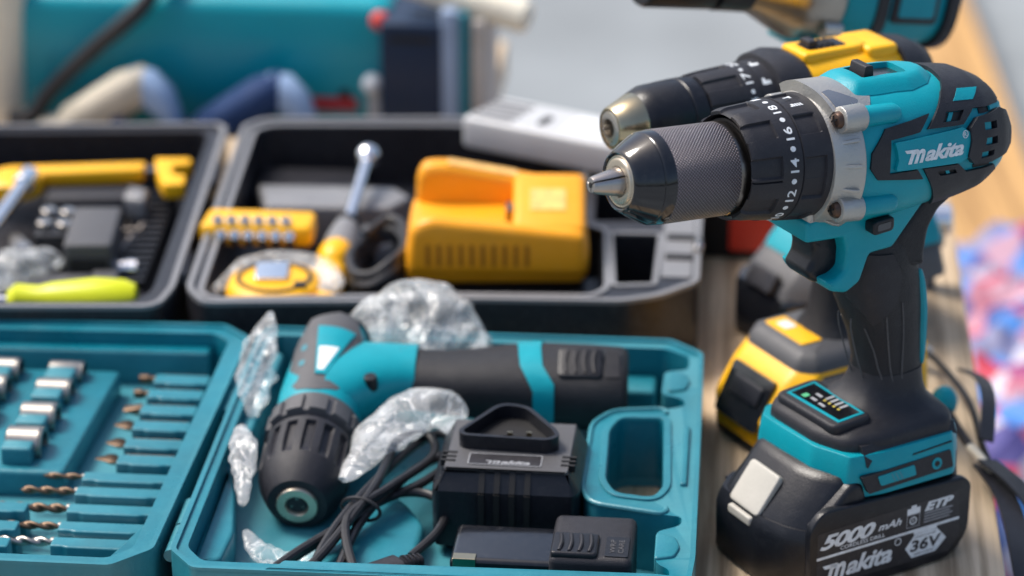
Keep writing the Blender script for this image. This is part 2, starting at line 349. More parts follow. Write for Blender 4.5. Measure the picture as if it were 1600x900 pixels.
# ================================================================== the hammer drill in front
def build_hammer_drill():
    T = thing('hammer_drill', 'teal and black hammer drill with metal chuck standing upright on its black battery', 'drill',
              (21.286, 157.73, 0.0), radians(210))
    BPh, BZ = radians(4.5), 26.93
    BX = Matrix.Translation((0, 0, BZ)) @ Matrix.Rotation(-BPh, 4, 'Y')
    SEC = [(5.0, 3.95, 4.35, 4.05, 2.1), (2.4, 4.1, 4.5, 4.2, 2.3), (0, 4.15, 4.6, 4.0, 2.4), (-3, 4.05, 4.6, 3.4, 2.4), (-6, 3.75, 4.3, 3.0, 2.35),
           (-7.4, 3.3, 3.75, 2.7, 2.3), (-8.5, 2.6, 2.9, 2.2, 2.2), (-9.15, 1.6, 1.7, 1.4, 2.0)]
    def sec(s):
        if s >= SEC[0][0]: return SEC[0][1:]
        for a, b in zip(SEC, SEC[1:]):
            if s >= b[0]:
                t = (s - b[0]) / (a[0] - b[0]); return tuple(b[i] + (a[i] - b[i]) * t for i in range(1, 5))
        return SEC[-1][1:]
    def ysurf(s, h):
        hw, hu, hd, n = sec(s); r = min(1, abs(h) / (hu if h > 0 else hd)); return hw * max(0, 1 - r ** n) ** (1 / n)
    def nrm(s, h):
        e = 0.05; hs = max(-3.9, min(h, 4.2)); dy = (ysurf(s, hs + e) - ysurf(s, hs - e)) / (2 * e); ds = (ysurf(s + e, hs) - ysurf(s - e, hs)) / (2 * e)
        v = Vector((-max(-1.5, min(1.5, ds)), 1, -max(-2.5, min(2.5, dy)))); return v.normalized()
    def onb(side=1):
        def f(s, h, off):
            p = Vector((s, ysurf(s, h), h)) + nrm(s, h) * off; p.y *= side; return BX @ p
        return f
    # --- body shell
    mb = MB(BX); rings = []
    for s in [3.4, 3.0, 2.0, 1.0, 0, -1, -2, -3, -4, -5, -6, -6.7, -7.4, -8.0, -8.5, -8.9, -9.15]:
        hw, hu, hd, n = sec(s); rings.append(sring((s, 0, 0), hw, hd, n, 64, ((0, 1, 0), (0, 0, 1)), up=hu))
    body = mb.loft(rings).obj('motor_housing', 'teal_plastic', T)
    P = lambda: MB()
    hexo = dict(m='black_rubber')
    for side in (1, -1):
        F = onb(side)
        # C-shaped rubber panel round the name plate
        C = [(1.78, 2.59), (-1.54, 3.10), (-0.62, 2.20), (1.50, 1.95), (1.55, 1.0), (1.50, -0.02), (-0.55, 0.02), (-1.08, -0.62), (2.3, -0.30), (2.90, 0.42), (2.84, 1.32)]
        drape([C], F, 0.16, 0.1).obj('side_pad', 'black_rubber', body, bevel=0.06)
        U = [(-1.23, 2.30), (-2.28, 3.30), (-3.0, 4.0), (-4.0, 4.42), (-6.6, 4.1), (-8.0, 3.2), (-7.7, 2.92), (-7.3, 2.85), (-4.95, 2.98), (-3.95, 2.26)]
        W1 = [(-4.25, 3.92), (-5.95, 3.80), (-5.15, 3.36), (-3.5, 3.46)]
        W2 = [(-2.75, 3.04), (-4.18, 2.98), (-3.7, 2.5), (-2.36, 2.54)]
        drape([U, W2], F, 0.22, 0.1).obj('rear_pad', 'black_rubber', body, bevel=0.06)
        drape([W1], F, 0.245, 0.1).obj('colour_inlay', 'teal_plastic', body, bevel=0.02)
        w2 = [(-3.05, 3.0), (-3.38, 2.98), (-3.05, 2.56), (-2.75, 2.56)]
        drape([offset_poly(W2, -0.02)], F, 0.03, 0.05).obj('vent', 'dark_recess', body)
        drape([w2], F, 0.10, 0.05).obj('vent_rib', 'teal_plastic', body)
        Lp = [(-0.98, 0.04), (-3.70, -0.02), (-4.45, -0.60), (-6.9, -0.55), (-7.2, -0.9), (-6.3, -1.7), (-4.6, -2.4), (-2.9, -2.75), (-2.0, -1.35)]
        W3 = [(-2.03, -0.26), (-3.46, -0.29), (-3.68, -0.56), (-2.35, -0.56)]
        drape([Lp, W3], F, 0.2, 0.1).obj('lower_pad', 'black_rubber', body, bevel=0.06)
        drape([offset_poly(W3, -0.02)], F, 0.03, 0.05).obj('vent', 'dark_recess', body)
        drape([[(-2.75, -0.3), (-3.0, -0.3), (-3.15, -0.53), (-2.9, -0.53)]], F, 0.1, 0.05).obj('vent_rib', 'teal_plastic', body)
        # raised name plate
        PL = rounded([(1.30, 1.80), (-3.80, 2.13), (-4.40, 1.78), (-4.48, 1.0), (-4.40, 0.35), (-3.70, 0.10), (1.15, 0.16), (1.02, 0.80), (1.14, 1.35)], 0.1)
        drape([PL], F, 0.28, 0.1).obj('name_plate', 'teal_plastic', body, bevel=0.07)
        vs, fs = logo(0.62, -3.85, 0.50, 1.42) if side == 1 else logo(-3.85, 0.62, 0.50, 1.42)
        # follow the slight climb of the plate
        vs = [(x, y + 0.05 * (0.6 - x) / 4.4) for x, y in vs]
        drape((vs, fs), F, 0.325, -0.2, g=0.5).obj('lettering', 'print_white', body, recalc=False)
        ring = [[(-3.98 + .22 * cos(a * pi / 10), 1.72 + .22 * sin(a * pi / 10)) for a in range(20)], [(-3.98 + .18 * cos(a * pi / 10), 1.72 + .18 * sin(a * pi / 10)) for a in range(20)]]
        drape(ring, F, 0.31, -0.2, g=0).obj('registered_mark', 'print_white', body)
        drape(fit(glyphs('R', 1), -3.88, -4.07, 1.61, 1.83), F, 0.31, -0.2, g=0).obj('registered_mark', 'print_white', body, recalc=False)
        # octagonal vent cap
        CP = [(-5.05, 2.50), (-7.1, 2.62), (-7.9, 2.25), (-8.35, 1.3), (-8.3, 0.4), (-7.7, 0.0), (-6.2, -0.18), (-4.80, -0.12), (-4.25, 0.40), (-4.42, 1.3), (-4.35, 2.0)]
        ws = [[(-5.49, 2.16), (-6.54, 2.10), (-6.56, 1.70), (-5.51, 1.75)], [(-5.67, 1.31), (-6.6, 1.27), (-6.63, 0.85), (-5.58, 0.91)], [(-5.33, 0.53), (-6.35, 0.54), (-6.32, 0.22), (-5.33, 0.16)]]
        cp = drape([CP] + ws, F, 0.42, 0.1).obj('vent_cap', 'black_rubber', body, bevel=0.1, seg=3)
        for q in ws:
            drape([offset_poly(q, -0.01)], F, 0.04, 0.05).obj('vent', 'dark_recess', cp)
            (a, b, c, e) = q; l = lambda p, r, t: (p[0] + (r[0] - p[0]) * t, p[1] + (r[1] - p[1]) * t)
            drape([[l(a, b, .18), l(a, b, .68), l(e, c, .68), l(e, c, .18)]], F, 0.22, 0.05).obj('vent_rib', 'teal_plastic', cp)
        # lower and upper slots at the rear edge
        drape([[(-5.5, 2.95), (-7.4, 2.80), (-7.4, 2.62), (-5.5, 2.66)]], F, 0.06, 0.05).obj('vent', 'dark_recess', body)
        drape([[(-6.4, 2.93), (-7.8, 2.80), (-7.8, 2.64), (-6.4, 2.68)]], F, 0.2, 0.1).obj('vent_rib', 'teal_plastic', body, bevel=.03)
        drape([[(-5.0, -0.28), (-6.6, -0.3), (-6.5, -0.5), (-5.1, -0.5)]], F, 0.06, 0.05).obj('vent', 'dark_recess', body)
        # screw bosses moulded in the teal shell
        sp = ((3.05, 3.30), (3.72, -2.0)) if side == 1 else ((3.85, 1.9), (3.72, -2.0))
        for a, (yy, hh) in enumerate(sp):
            MB(BX).lathe([(3.2, .64), (.9, .64), (.55, .45)], 20, Matrix.Translation((0, side * yy, hh))).obj('screw_boss', 'teal_plastic', body)
            ho = MB(BX).lathe([(4.75, .60), (4.70, .78), (3.25, .84), (3.15, .80)], 24, Matrix.Translation((0, side * yy, hh))).obj('screw_mount', 'cast_alloy', T, bevel=0.05)
            MB(BX).lathe([(5.12, 0.001), (5.12, .18), (5.04, .40), (4.85, .52), (4.6, .52)], 20, Matrix.Translation((0, side * yy, hh))).obj('screw', 'screw_steel', ho)
            c = MB(BX)
            for rz in (0.5, 0.5 + pi / 2): c.box((0, 0, 0), (.1, .56, .11), Matrix.Translation((5.10, side * yy, hh)) @ Matrix.Rotation(rz, 4, 'X'))
            c.obj('screw_slot', 'dark_recess', ho)
    # top rubber cover across the rear
    def ontop(s, y, off):
        hw, hu, hd, n = sec(s); r = min(.999, abs(y) / hw); return BX @ Vector((s, y * (1 + off * .1), hu * (1 - r ** n) ** (1 / n) + off))
    drape([[(-2.6, 3.2), (-3.6, 1.6), (-3.9, 0), (-3.6, -1.6), (-2.6, -3.2), (-6.9, -2.6), (-8.0, -1.6), (-8.5, 0), (-8.0, 1.6), (-6.9, 2.6)]], ontop, 0.25, 0.15).obj('rear_cover', 'black_rubber', body, bevel=0.06)
    # rear end ribs
    m = MB(BX)
    for k in range(4): m.box((-8.85, 0, 1.4 - k * 0.8), (.5, 3.4 - k * .3, .26))
    m.obj('rear_grille', 'black_rubber', body, bevel=.08)
    # raised top saddle with speed switch
    def pdist(p, poly):
        best = 9
        for a, b in zip(poly, poly[1:] + poly[:1]):
            a_, b_ = Vector(a), Vector(b); q = Vector(p); t = max(0, min(1, (q - a_).dot(b_ - a_) / (b_ - a_).length_squared)); best = min(best, (a_ + (b_ - a_) * t - q).length)
        return best
    hump = [(2.9, 1.9), (1.2, 2.05), (-1.2, 2.1), (-2.6, 1.7), (-3.5, 0.8), (-3.7, 0), (-3.5, -.8), (-2.6, -1.7), (-1.2, -2.1), (1.2, -2.05), (2.9, -1.9), (3.1, -.9), (3.2, 0), (3.1, .9)]
    slot = rrect(0.15, 0, 3.3, 1.9, 0.2)
    def onhump(s, y, off):
        if off < 0: return ontop(s, y, off)
        dd = min(1, pdist((s, y), hump) / .9); k = dd * dd * (3 - 2 * dd) * .6 + .4 * (1 - (1 - dd) ** 3)
        return ontop(s, y, .05 + .42 * k)
    drape([hump, slot], onhump, 0.55, 0.3, g=.16).obj('top_saddle', 'teal_plastic', body, sharp=50)
    drape([rrect(0.15, 0, 3.28, 1.88, .15)], ontop, 0.12, 0.1).obj('switch_well', 'dark_steel', body)
    sw = MB(BX).prism(rounded([(1.5, 4.5), (0.7, 4.5), (0.85, 5.5), (1.4, 5.5)], .12), -.72, .72, 'y').obj('speed_switch', 'black_rubber', T, bevel=0.08)
    # --- alloy gear housing
    sl = [(5.3, 3.75), (5.25, 3.95), (4.9, 4.05), (4.3, 4.12), (3.9, 4.2), (3.6, 4.36), (3.42, 4.44), (3.36, 4.40), (3.3, 3.9)]
    g = MB(BX).lathe(sl, 96).obj('gear_housing', 'cast_alloy', T, sharp=28)
    m = MB(BX)
    for a in range(-3, 13):
        an = radians(-10 + a * 20)
        if a in (3,): continue
        R = Matrix.Rotation(pi / 2 - an, 4, 'X')
        m.prism([(5.15, 3.8), (3.7, 3.8), (3.7, 4.5), (4.1, 4.42)], -.11, .11, 'y', Matrix.Rotation(an - pi / 2, 4, 'X') if False else Matrix.Rotation(an - pi / 2, 4, 'X'))
    m.obj('rib', 'cast_alloy', g, bevel=0.05)
    # alloy top cheek behind the ring
    def cyl(r0):
        def f(s, a, off): r = r0 + off; return BX @ Vector((s, r * cos(radians(a * 10)), r * sin(radians(a * 10))))
        return f
    drape([[(5.0, 5.4), (3.6, 4.6), (2.4, 5.2), (1.9, 6.4), (1.8, 9), (1.9, 11.6), (2.4, 12.8), (3.6, 13.4), (5.0, 12.6), (5.3, 9)]], cyl(4.2), 0.42, .3).obj('housing_cheek', 'cast_alloy', g, bevel=.12, seg=3)
    drape([[(4.7, 5.7), (3.3, 5.4), (2.9, 6.2), (4.3, 7.6), (4.9, 7.4)]], cyl(4.6), 0.05, .02).obj('cheek_recess', 'steel', g)
    # chin below the ring
    MB().prism(rounded([(5.85, 26.0), (2.4, 26.4), (2.4, 24.0), (5.85, 24.0)], .15), -2.44, 2.44, 'y', rnd=.3).obj('housing_chin', 'cast_alloy', g)
    # --- mode ring and torque ring
    def notch(a0, per, half, s0, s1, rb, slope=0.0, dep=0.17):
        def f(s, a):
            r = rb(s); d = math.degrees(a); x = (d - a0 + per / 2) % per - per / 2
            if abs(x) < half and s0 < s < s1: r -= dep * (1 - slope * 0) * min(1, (half - abs(x)) / 0.8)
            return r
        return f
    BR_ = BX @ Matrix.Translation((0, 0, .16))
    # angle measured from +y (near side) towards +h
    rb1 = lambda s: 3.64 + (7.2 - s) * 0.07
    us = [5.05, 5.1, 5.3, 5.6, 5.68, 5.75, 6.4, 7.1, 7.15, 7.2, 7.24]
    MB(BR_).grid(lambda s, a: (notch(9.2, 42.5, 10.5, 5.7, 9, rb1)(s, a) if s < 7.15 else rb1(s)) - (0.12 if s > 7.22 or s < 5.07 else 0), us, 360, cap=True).obj('mode_ring', 'black_rubber', T, sharp=25)
    rb2 = lambda s: 3.58 - (s - 7.3) * 0.085 if s < 9.9 else 3.36 - (s - 9.9) ** 2 * 0.45
    us = [7.28, 7.32, 7.6, 8.2, 8.60, 8.66, 8.72, 9.2, 9.7, 10.0, 10.2, 10.4, 10.55]
    n2 = notch(52.5, 39.5, 10.5, 8.63, 11, rb2)
    mb = MB(BR_)
    outer = [[(s, n2(s, 2 * pi * j / 360) * cos(2 * pi * j / 360) - 0, n2(s, 2 * pi * j / 360) * sin(2 * pi * j / 360)) for j in range(360)] for s in us]
    inn = [[(s, r * cos(2 * pi * j / 360), r * sin(2 * pi * j / 360)) for j in range(360)] for s, r in ((10.5, 2.98), (9.3, 2.95), (7.28, 2.95))]
    tr = mb.loft(outer + inn).obj('torque_ring', 'black_rubber', T, sharp=25)
    def ringmap(rb):
        def f(x, y, off):       # x: text right = rising angle (cm), y: text up = +s
            s = 7.86 + y; r = rb(s) + off; a = radians(13.6) + x / 3.66; return BR_ @ Vector((s, r * cos(a), r * sin(a)))
        return f
    for i, t in enumerate(('4', '6', '8', '10', '12', '14', '16', '18', '1', '2', '3')):
        c = (i - 5) * radians(31) * 3.66 ; wd = .42 if len(t) == 1 else .86
        gl = fit(glyphs(t, 1, 0, 0.012), c - wd / 2, c + wd / 2, -.27, .27)
        drape(gl, ringmap(rb2), 0.02, 0.01, g=0.15).obj('torque_number', 'print_white', tr, recalc=False)
        c2 = c + radians(15.5) * 3.66
        drape([[(c2 + .17 * cos(k * pi / 8), .17 * sin(k * pi / 8)) for k in range(16)]], ringmap(rb2), 0.02, 0.01, g=0.15).obj('torque_dot', 'print_white', tr)
    # drill-bit and hammer symbols on the mode ring
    def modemap(x, y, off):
        s = 6.35 + y; r = rb1(s) + off; a = radians(75) + x / 3.8; return BR_ @ Vector((s, r * cos(a), r * sin(a)))
    sym = [polyg([(-.42 + k * .17, -.42), (-.30 + k * .17, -.42), (-.22 + k * .17, .0), (-.34 + k * .17, .0)]) for k in range(0)]
    bitp = [polyg([(-.13, -.40 + k * .17), (.13, -.32 + k * .17), (.13, -.22 + k * .17), (-.13, -.30 + k * .17)]) for k in range(4)] + [polyg([(-.16, .28), (.16, .28), (.10, .40), (.0, .34), (-.10, .48)])]
    drape(merge(*bitp), modemap, .02, .01, g=.2).obj('drill_symbol', 'print_white', tr, recalc=False)
    ham = merge(polyg([(.85, -.2), (1.15, -.2), (1.15, -.05), (.85, -.05)]), polyg([(.95, -.05), (1.05, -.05), (1.05, .3), (.95, .3)]))
    drape(ham, modemap, .02, .01, g=.2).obj('hammer_symbol', 'print_white', tr, recalc=False)
    # --- chuck
    MB(BX).lathe([(10.3, 2.9), (7, 2.9)], 48).obj('chuck_spindle', 'dark_recess', T)
    ck = MB().lathe([(9.4, 2.0), (10.55, 2.55), (10.6, 2.66), (10.85, 2.70), (11.05, 2.76), (15.35, 2.76), (15.45, 2.68)], 128).obj('chuck_sleeve', 'knurled_steel', T, frame=BX)
    MB().lathe([(10.30, 2.60), (10.36, 2.71), (10.52, 2.765), (11.02, 2.77), (11.03, 2.6)], 96, cap=False).obj('sleeve_band', 'dark_steel', ck)
    MB().lathe([(15.36, 2.0), (15.38, 2.74), (15.95, 2.70), (16.08, 2.63), (16.10, 2.60), (16.13, 2.60), (16.16, 2.62), (16.9, 2.22), (17.45, 1.88), (17.62, 1.76), (17.66, 1.66), (17.60, 1.56), (17.3, 1.54), (16.9, 1.5)], 96, cap=False).obj('nose_cone', 'gloss_black', ck, sharp=50)
    MB().lathe([(17.0, 1.53), (17.55, 1.53), (17.60, 1.47), (17.58, 1.38), (17.62, 1.36), (17.68, 1.30), (17.70, 1.2), (17.70, .92), (17.62, .84), (16.5, .84)], 72, cap=False).obj('nose_ring', 'ring_metal', ck, sharp=40)
    MB().lathe([(16.9, .8), (16.91, .001)], 32).obj('chuck_bore', 'dark_recess', ck)
    for k in range(3):
        a0 = radians(100 + 120 * k); m = MB(); rings = []
        for s, ro in ((16.9, .86), (17.7, .84), (19.3, .50), (19.5, .42)):
            rg = []; hh = radians(57)
            for j in range(13): a = a0 - hh + 2 * hh * j / 12; rg.append((s, ro * cos(a) + .02 * cos(a0), ro * sin(a) + .02 * sin(a0)))
            ri = 0.05 if s > 19.4 else .04
            rg.append((s, ri * cos(a0 + .5), ri * sin(a0 + .5))); rg.append((s, ri * cos(a0 - .5), ri * sin(a0 - .5)))
            rings.append(rg)
        m.loft(rings).obj('chuck_jaw', 'jaw_steel', ck, bevel=.03)
    MB().lathe([(19.52, .17), (19.3, .17)], 16).obj('jaw_bore', 'dark_recess', ck)
    # --- pistol lower housing (local frame, not tilted)
    LO = [(5.95, 22.85), (3.2, 22.65), (2.92, 21.7), (2.95, 20.5), (3.5, 20.1), (4.35, 20.0), (3.95, 19.3), (2.8, 18.95), (1.8, 19.5), (1.2, 21.2), (-0.5, 21.24), (-1.5, 22.4), (-3.0, 24.1), (-4.4, 25.4), (-3, 27), (2.9, 27), (2.95, 24.75), (6.0, 24.2)]
    lo = MB().prism(rounded(LO, .25, 3), -2.45, 2.45, 'y', rnd=0.3, steps=4).obj('lower_housing', 'teal_plastic', T, sharp=40)
    MB().prism(rrect(0, 0, .9, .55, .12), 0, .25, 'x', Matrix.Translation((5.75, -.7, 23.75)) @ Matrix.Rotation(radians(4), 4, 'Y')).obj('work_lamp', 'grey_plastic', lo, bevel=.04)
    MB().prism(rounded([(1.75, 22.75), (.2, 22.85), (.2, 23.75), (1.75, 23.65)], .3), 2.3, 3.3, 'y', Matrix.Translation((-.05, 0, 0)), rnd=.12).obj('direction_switch', 'black_plastic', T, bevel=0)
    MB().prism(rounded([(1.45, 23.0), (.5, 23.06), (.5, 23.5), (1.45, 23.44)], .12), 3.28, 3.33, 'y', Matrix.Translation((-.05, 0, 0))).obj('switch_face', 'grey_plastic', T, bevel=.02)
    TRI = [(4.75, 22.6), (4.45, 21.6), (4.5, 21.0), (4.95, 20.35), (4.75, 19.85), (4.3, 19.5), (3.2, 19.35), (1.9, 19.2), (1.6, 21.0), (2.0, 22.7)]
    MB().prism(rounded(TRI, .2, 3), -1.35, 1.35, 'y', rnd=.45, steps=4).obj('trigger', 'gloss_black' if False else 'black_plastic', T, sharp=40)
    # --- spine and handle
    SP = [(-0.9, 21.9), (-1.55, 22.45), (-3.05, 24.2), (-4.6, 25.6), (-6.9, 26.2), (-8.3, 25.1), (-7.3, 24.3), (-5.5, 23.75), (-4.1, 22.9), (-3.45, 21.8), (-3.25, 20.4), (-3.3, 19.4), (-2.0, 19.4), (-1.0, 20.5)]
    MB().prism(rounded(SP, .3, 3), -2.25, 2.25, 'y', rnd=0.5, steps=5).obj('spine', 'grip_rubber', T, sharp=40)
    hs = [(22.0, -.9, 2.2, 2.0), (21.0, -.8, 2.45, 2.3), (19.8, -.9, 2.6, 2.35), (18.3, -1.15, 2.75, 2.3), (16.5, -1.6, 2.6, 2.15), (14.5, -2.1, 2.25, 1.95), (12.8, -2.35, 2.1, 1.85), (11.6, -2.4, 2.2, 1.95), (11.0, -2.4, 2.3, 2.05)]
    Rz = [sring((x, 0, z), a, b, 2.5, 48, ((1, 0, 0), (0, 1, 0))) for z, x, a, b in hs]
    hd = MB().loft(Rz).obj('handle', 'grip_rubber', T, sharp=60)
    def hsec(z):
        for a, b in zip(hs, hs[1:]):
            if a[0] >= z >= b[0]:
                t = (z - b[0]) / (a[0] - b[0]); return [b[i] + (a[i] - b[i]) * t for i in range(1, 4)]
        return hs[-1][1:]
    for side in (1, -1):
        def onh(x, z, off, side=side):
            cx, a, b = hsec(z); r = min(.98, abs(x - cx) / a); return Vector((x, side * (b * (1 - r ** 2.5) ** (1 / 2.5) + off), z))
        drape([[(1.1, 20.9), (-.6, 20.8), (-1.35, 19.2), (-1.2, 17.4), (0.1, 15.9), (1.45, 17.8), (1.7, 18.6)]], onh, .13, .1, g=.3).obj('grip_pad', 'black_rubber', hd, bevel=.03)
        for pts in ([(.35, 15.6), (-.35, 14.0), (-1.0, 11.7)], [(-.6, 16.5), (-1.1, 14.2), (-1.55, 11.75)], [(-1.65, 17.3), (-2.1, 14.6), (-2.2, 11.9)], [(1.0, 16.2), (.9, 15.2), (.0, 12.4), (-.6, 11.5), (-2.3, 11.6)]):
            c3 = [onh(p[0], p[1], .01) for p in pts]; c3 = [onh(p.x, p.z, .015) for p in catmull(c3, 4)]
            MB().tube(c3, .05, 6, smooth=0).obj('grip_groove', 'grey_plastic', hd)
        # teal stripe at the back edge
        st = [(-3.25, 18.9), (-3.55, 17.9), (-3.95, 16.2), (-4.12, 14.6), (-4.05, 13.2), (-3.95, 12.2)]
        c3 = []
        for x, z in st: cx, a, b = hsec(z); c3.append(Vector((cx - a * .86 , side * b * .66, z)))
        MB().tube(c3, lambda t: .36 * (sin(pi * min(1, max(0, t * .94 + .03))) ** .5), 8).obj('stripe', 'teal_plastic', hd)
    # --- foot
    F1 = [(4.1, -3.1), (4.0, -1.0), (3.9, 1.3), (3.3, 2.9), (2.9, 3.6), (1.0, 4.2), (-4.4, 4.3), (-5.3, 3.2), (-5.6, 0), (-5.3, -3.2), (-4.4, -4.3), (1.0, -4.3), (3.2, -4.1)]
    def foot_layer(poly, z, inset): return [(p[0], p[1], z) for p in offset_poly(poly, -inset)]
    fr = rounded(F1, .3, 3)
    def polar(poly, c, n=64):                        # resample a convex outline by angle
        out = []
        for j in range(n):
            t = 2 * pi * j / n; dx, dy = cos(t), sin(t); best = None
            for a, b in zip(poly, poly[1:] + poly[:1]):
                ax_, ay_ = a[0] - c[0], a[1] - c[1]; ex, ey = b[0] - a[0], b[1] - a[1]; den = dx * ey - dy * ex
                if abs(den) < 1e-9: continue
                k = (ax_ * ey - ay_ * ex) / den; q = (ax_ * dy - ay_ * dx) / den
                if k > 0 and -1e-6 <= q <= 1 + 1e-6 and (best is None or k > best): best = k
            out.append((c[0] + dx * (best or 1), c[1] + dy * (best or 1)))
        return out
    fp = polar(fr, (-1.8, 0)); hp = [(p[0], p[1]) for p in polar([(q.x, q.y) for q in sring((-2.4, 0, 0), 2.2, 1.95, 2.5, 64, ((1, 0, 0), (0, 1, 0)))], (-1.8, 0))]
    mb = MB(); lays = []
    for t, z in ((1, 8.3), (1.0, 9.05), (.985, 9.3), (.95, 9.5), (.88, 9.66), (.75, 9.8), (.55, 9.95), (.38, 10.15), (.22, 10.5), (.1, 11.0), (.03, 11.6), (0, 12.2)):
        lays.append([(h_[0] + (f_[0] - h_[0]) * t, h_[1] + (f_[1] - h_[1]) * t, z) for h_, f_ in zip(hp, fp)])
    mb.loft(lays)
    ft = mb.obj('foot', 'black_rubber', T, sharp=50)
    # teal band: top edge stepped, tapering to the battery
    BT = [(4.6, -3.5), (4.55, -1.3), (4.35, 1.8), (3.75, 3.2), (3.3, 4.35), (1.0, 4.75), (-4.4, 4.75), (-5.7, 3.4), (-6.0, 0), (-5.7, -3.4), (-4.4, -4.75), (1, -4.75), (3.6, -4.6)]
    bt = rounded(BT, .3, 3)
    MB().loft([foot_layer(bt, 6.0, -.1), foot_layer(bt, 7.2, -.05), foot_layer(bt, 8.2, .05), foot_layer(bt, 8.75, .22)]).obj('foot_band', 'teal_plastic', ft, sharp=40, bevel=.06)
    for side in (1, -1):
        def sidep(x, z, off, side=side): return Vector((x, side * (4.82 + off - (z - 7) * .09), z))
        drape([rounded([(2.75, 7.55), (-4.1, 7.75), (-4.3, 6.55), (2.2, 6.35)], .15)], sidep, .07, .2).obj('side_inset', 'black_rubber', ft, bevel=.03)
        drape([rounded([(1.55, 7.35), (-1.25, 7.45), (-1.4, 6.75), (1.3, 6.68)], .12)], sidep, .12, .1).obj('inset_badge', 'teal_plastic', ft, bevel=.02)
        for k in range(3):
            drape([[(.55 - k * .3, 7.3), (.45 - k * .3, 7.3), (.2 - k * .3, 6.78), (.3 - k * .3, 6.78)]], sidep, .135, .05).obj('badge_slash', 'teal_case', ft)
        drape([[(-3.0 + .38 * cos(k * pi / 8), 7.1 + .38 * sin(k * pi / 8)) for k in range(16)]], sidep, .12, .1).obj('hook_hole_rim', 'teal_plastic', ft)
        drape([[(-3.0 + .2 * cos(k * pi / 8), 7.1 + .2 * sin(k * pi / 8)) for k in range(16)]], sidep, .13, .1).obj('hook_hole', 'dark_recess', ft)
        # black top apron of the foot on the side
        drape([[(2.2, 8.0), (1.6, 8.45), (-4.3, 8.72), (-4.8, 8.5), (-4.8, 9.25), (2.3, 9.2)]], lambda x, z, off, side=side: Vector((x, side * (4.45 + off - (z - 8.3) * .55), z)), .1, .4).obj('foot_apron', 'black_rubber', ft, bevel=.06)
        drape([[(-1.2, 8.15), (-4.2, 8.3), (-4.2, 8.22), (-1.2, 8.07)]], sidep, .04, .1).obj('side_slit', 'dark_recess', ft)
    # display panel, raised frame at the front of the foot
    DX = Matrix.Translation((0, 0, 10.0)) @ Matrix.Rotation(radians(4), 4, 'Y')
    MB(DX).prism(rounded([(3.65, -3.35), (3.35, 2.65), (.45, 2.75), (.35, -3.45)], .7, 4), -.3, .42, 'z', rnd=.22).obj('display_frame', 'black_rubber', ft, sharp=50)
    DP = [(3.07, -2.81), (2.78, 2.30), (.76, 2.25), (.82, -2.95)]
    zz = .40
    MB(DX).prism(DP, zz, zz + .06, 'z').obj('display_border', 'teal_plastic', ft, bevel=.02)
    MB(DX).prism(offset_poly(DP, -.22), zz + .03, zz + .075, 'z').obj('display_screen', 'gloss_black', ft)
    m = MB(DX)
    for i in range(4): m.box((1.5 if False else 1.35, -.55 + i * .48, zz + .08), (.62, .22, .02))
    m.box((2.25, -1.0, zz + .08), (.22, .55, .02)); m.box((2.3, -.1, zz + .08), (.2, .6, .02)); m.box((1.7, -1.2, zz + .08), (.22, .6, .02))
    m.obj('charge_bar', 'print_dim', ft)
    m = MB(DX)
    for i in range(4): m.box((1.82, -.45 + i * .48, zz + .08), (.16, .2, .02))
    m.obj('charge_mark', 'led_amber', ft)
    MB(DX).prism(rrect(2.35, -1.75, .45, .42, .1), zz + .06, zz + .09, 'z').obj('power_symbol', 'led_green', ft)
    # --- battery pack
    BO = rounded([(7.7, -3.6), (7.9, -1.5), (7.9, 1.3), (7.3, 3.2), (6.2, 4.7), (-5.3, 4.7), (-6.0, 4.2), (-6.0, -4.2), (-5.3, -4.8), (6.2, -4.8)], .4, 4)
    def bl(z, sh, ins): return [(p[0] - (sh if p[0] > 3 else 0), p[1], z) for p in offset_poly(BO, -ins)]
    bat = MB().loft([bl(0.0, 0, .5), bl(.12, 0, .2), bl(.4, 0, .05), bl(3.4, 0, 0), bl(3.9, .12, .03), bl(4.4, .4, .06)]).obj('battery_case', 'black_plastic', T, sharp=35)
    TP = rounded([(7.3, -3.2), (7.4, -1.4), (7.4, 1.2), (6.9, 2.9), (5.9, 4.3), (-5.2, 4.4), (-5.9, 3.6), (-5.9, -3.6), (-5.2, -4.4), (5.9, -4.4)], .6, 4)
    def tl(z, sh, ins): return [(p[0] - (sh if p[0] > 3 else 0), p[1], z) for p in offset_poly(TP, -ins)]
    MB().loft([tl(4.0, 0, -.12), tl(4.5, .15, 0), tl(5.6, .95, .15), tl(6.9, 1.95, .2), tl(7.3, 2.25, .35), tl(7.45, 2.5, .9)]).obj('battery_top', 'black_plastic', bat, sharp=50)
    # shoulder that leads down to the label side
    MB().prism(rounded([(6.15, 4.5), (3.4, 7.1), (2.5, 7.1), (1.8, 5.0)], .4, 4), 2.6, 4.75, 'y', rnd=.35).obj('battery_shoulder', 'black_plastic', bat, sharp=50)
    for side in (1, -1):
        lab = rounded([(6.45, 1.0), (6.6, 5.0), (5.7, 6.05), (-5.2, 5.65), (-5.75, 5.1), (-5.75, 1.6), (-4.3, .15), (5.6, .05)], .9, 5)
        if side == -1: lab = [(p[0] * .93, min(p[1], 4.2)) for p in lab]
        MB().prism(lab, 4.45 if side == 1 else -4.9, 5.1 if side == 1 else -4.45, 'y', rnd=.14, steps=3).obj('side_panel', 'black_plastic', bat, sharp=50)
        if side == -1: continue
        fx = lambda x, z, off, side=side: Vector((x, side * (5.1 + off), z))
        lb = drape([rounded([(6.0, .85), (6.05, 4.65), (-4.75, 4.85), (-5.0, 1.6), (-4.2, .7)], .15)], fx, .012, 0, g=0).obj('label', 'label_black', bat)
        Y = fx
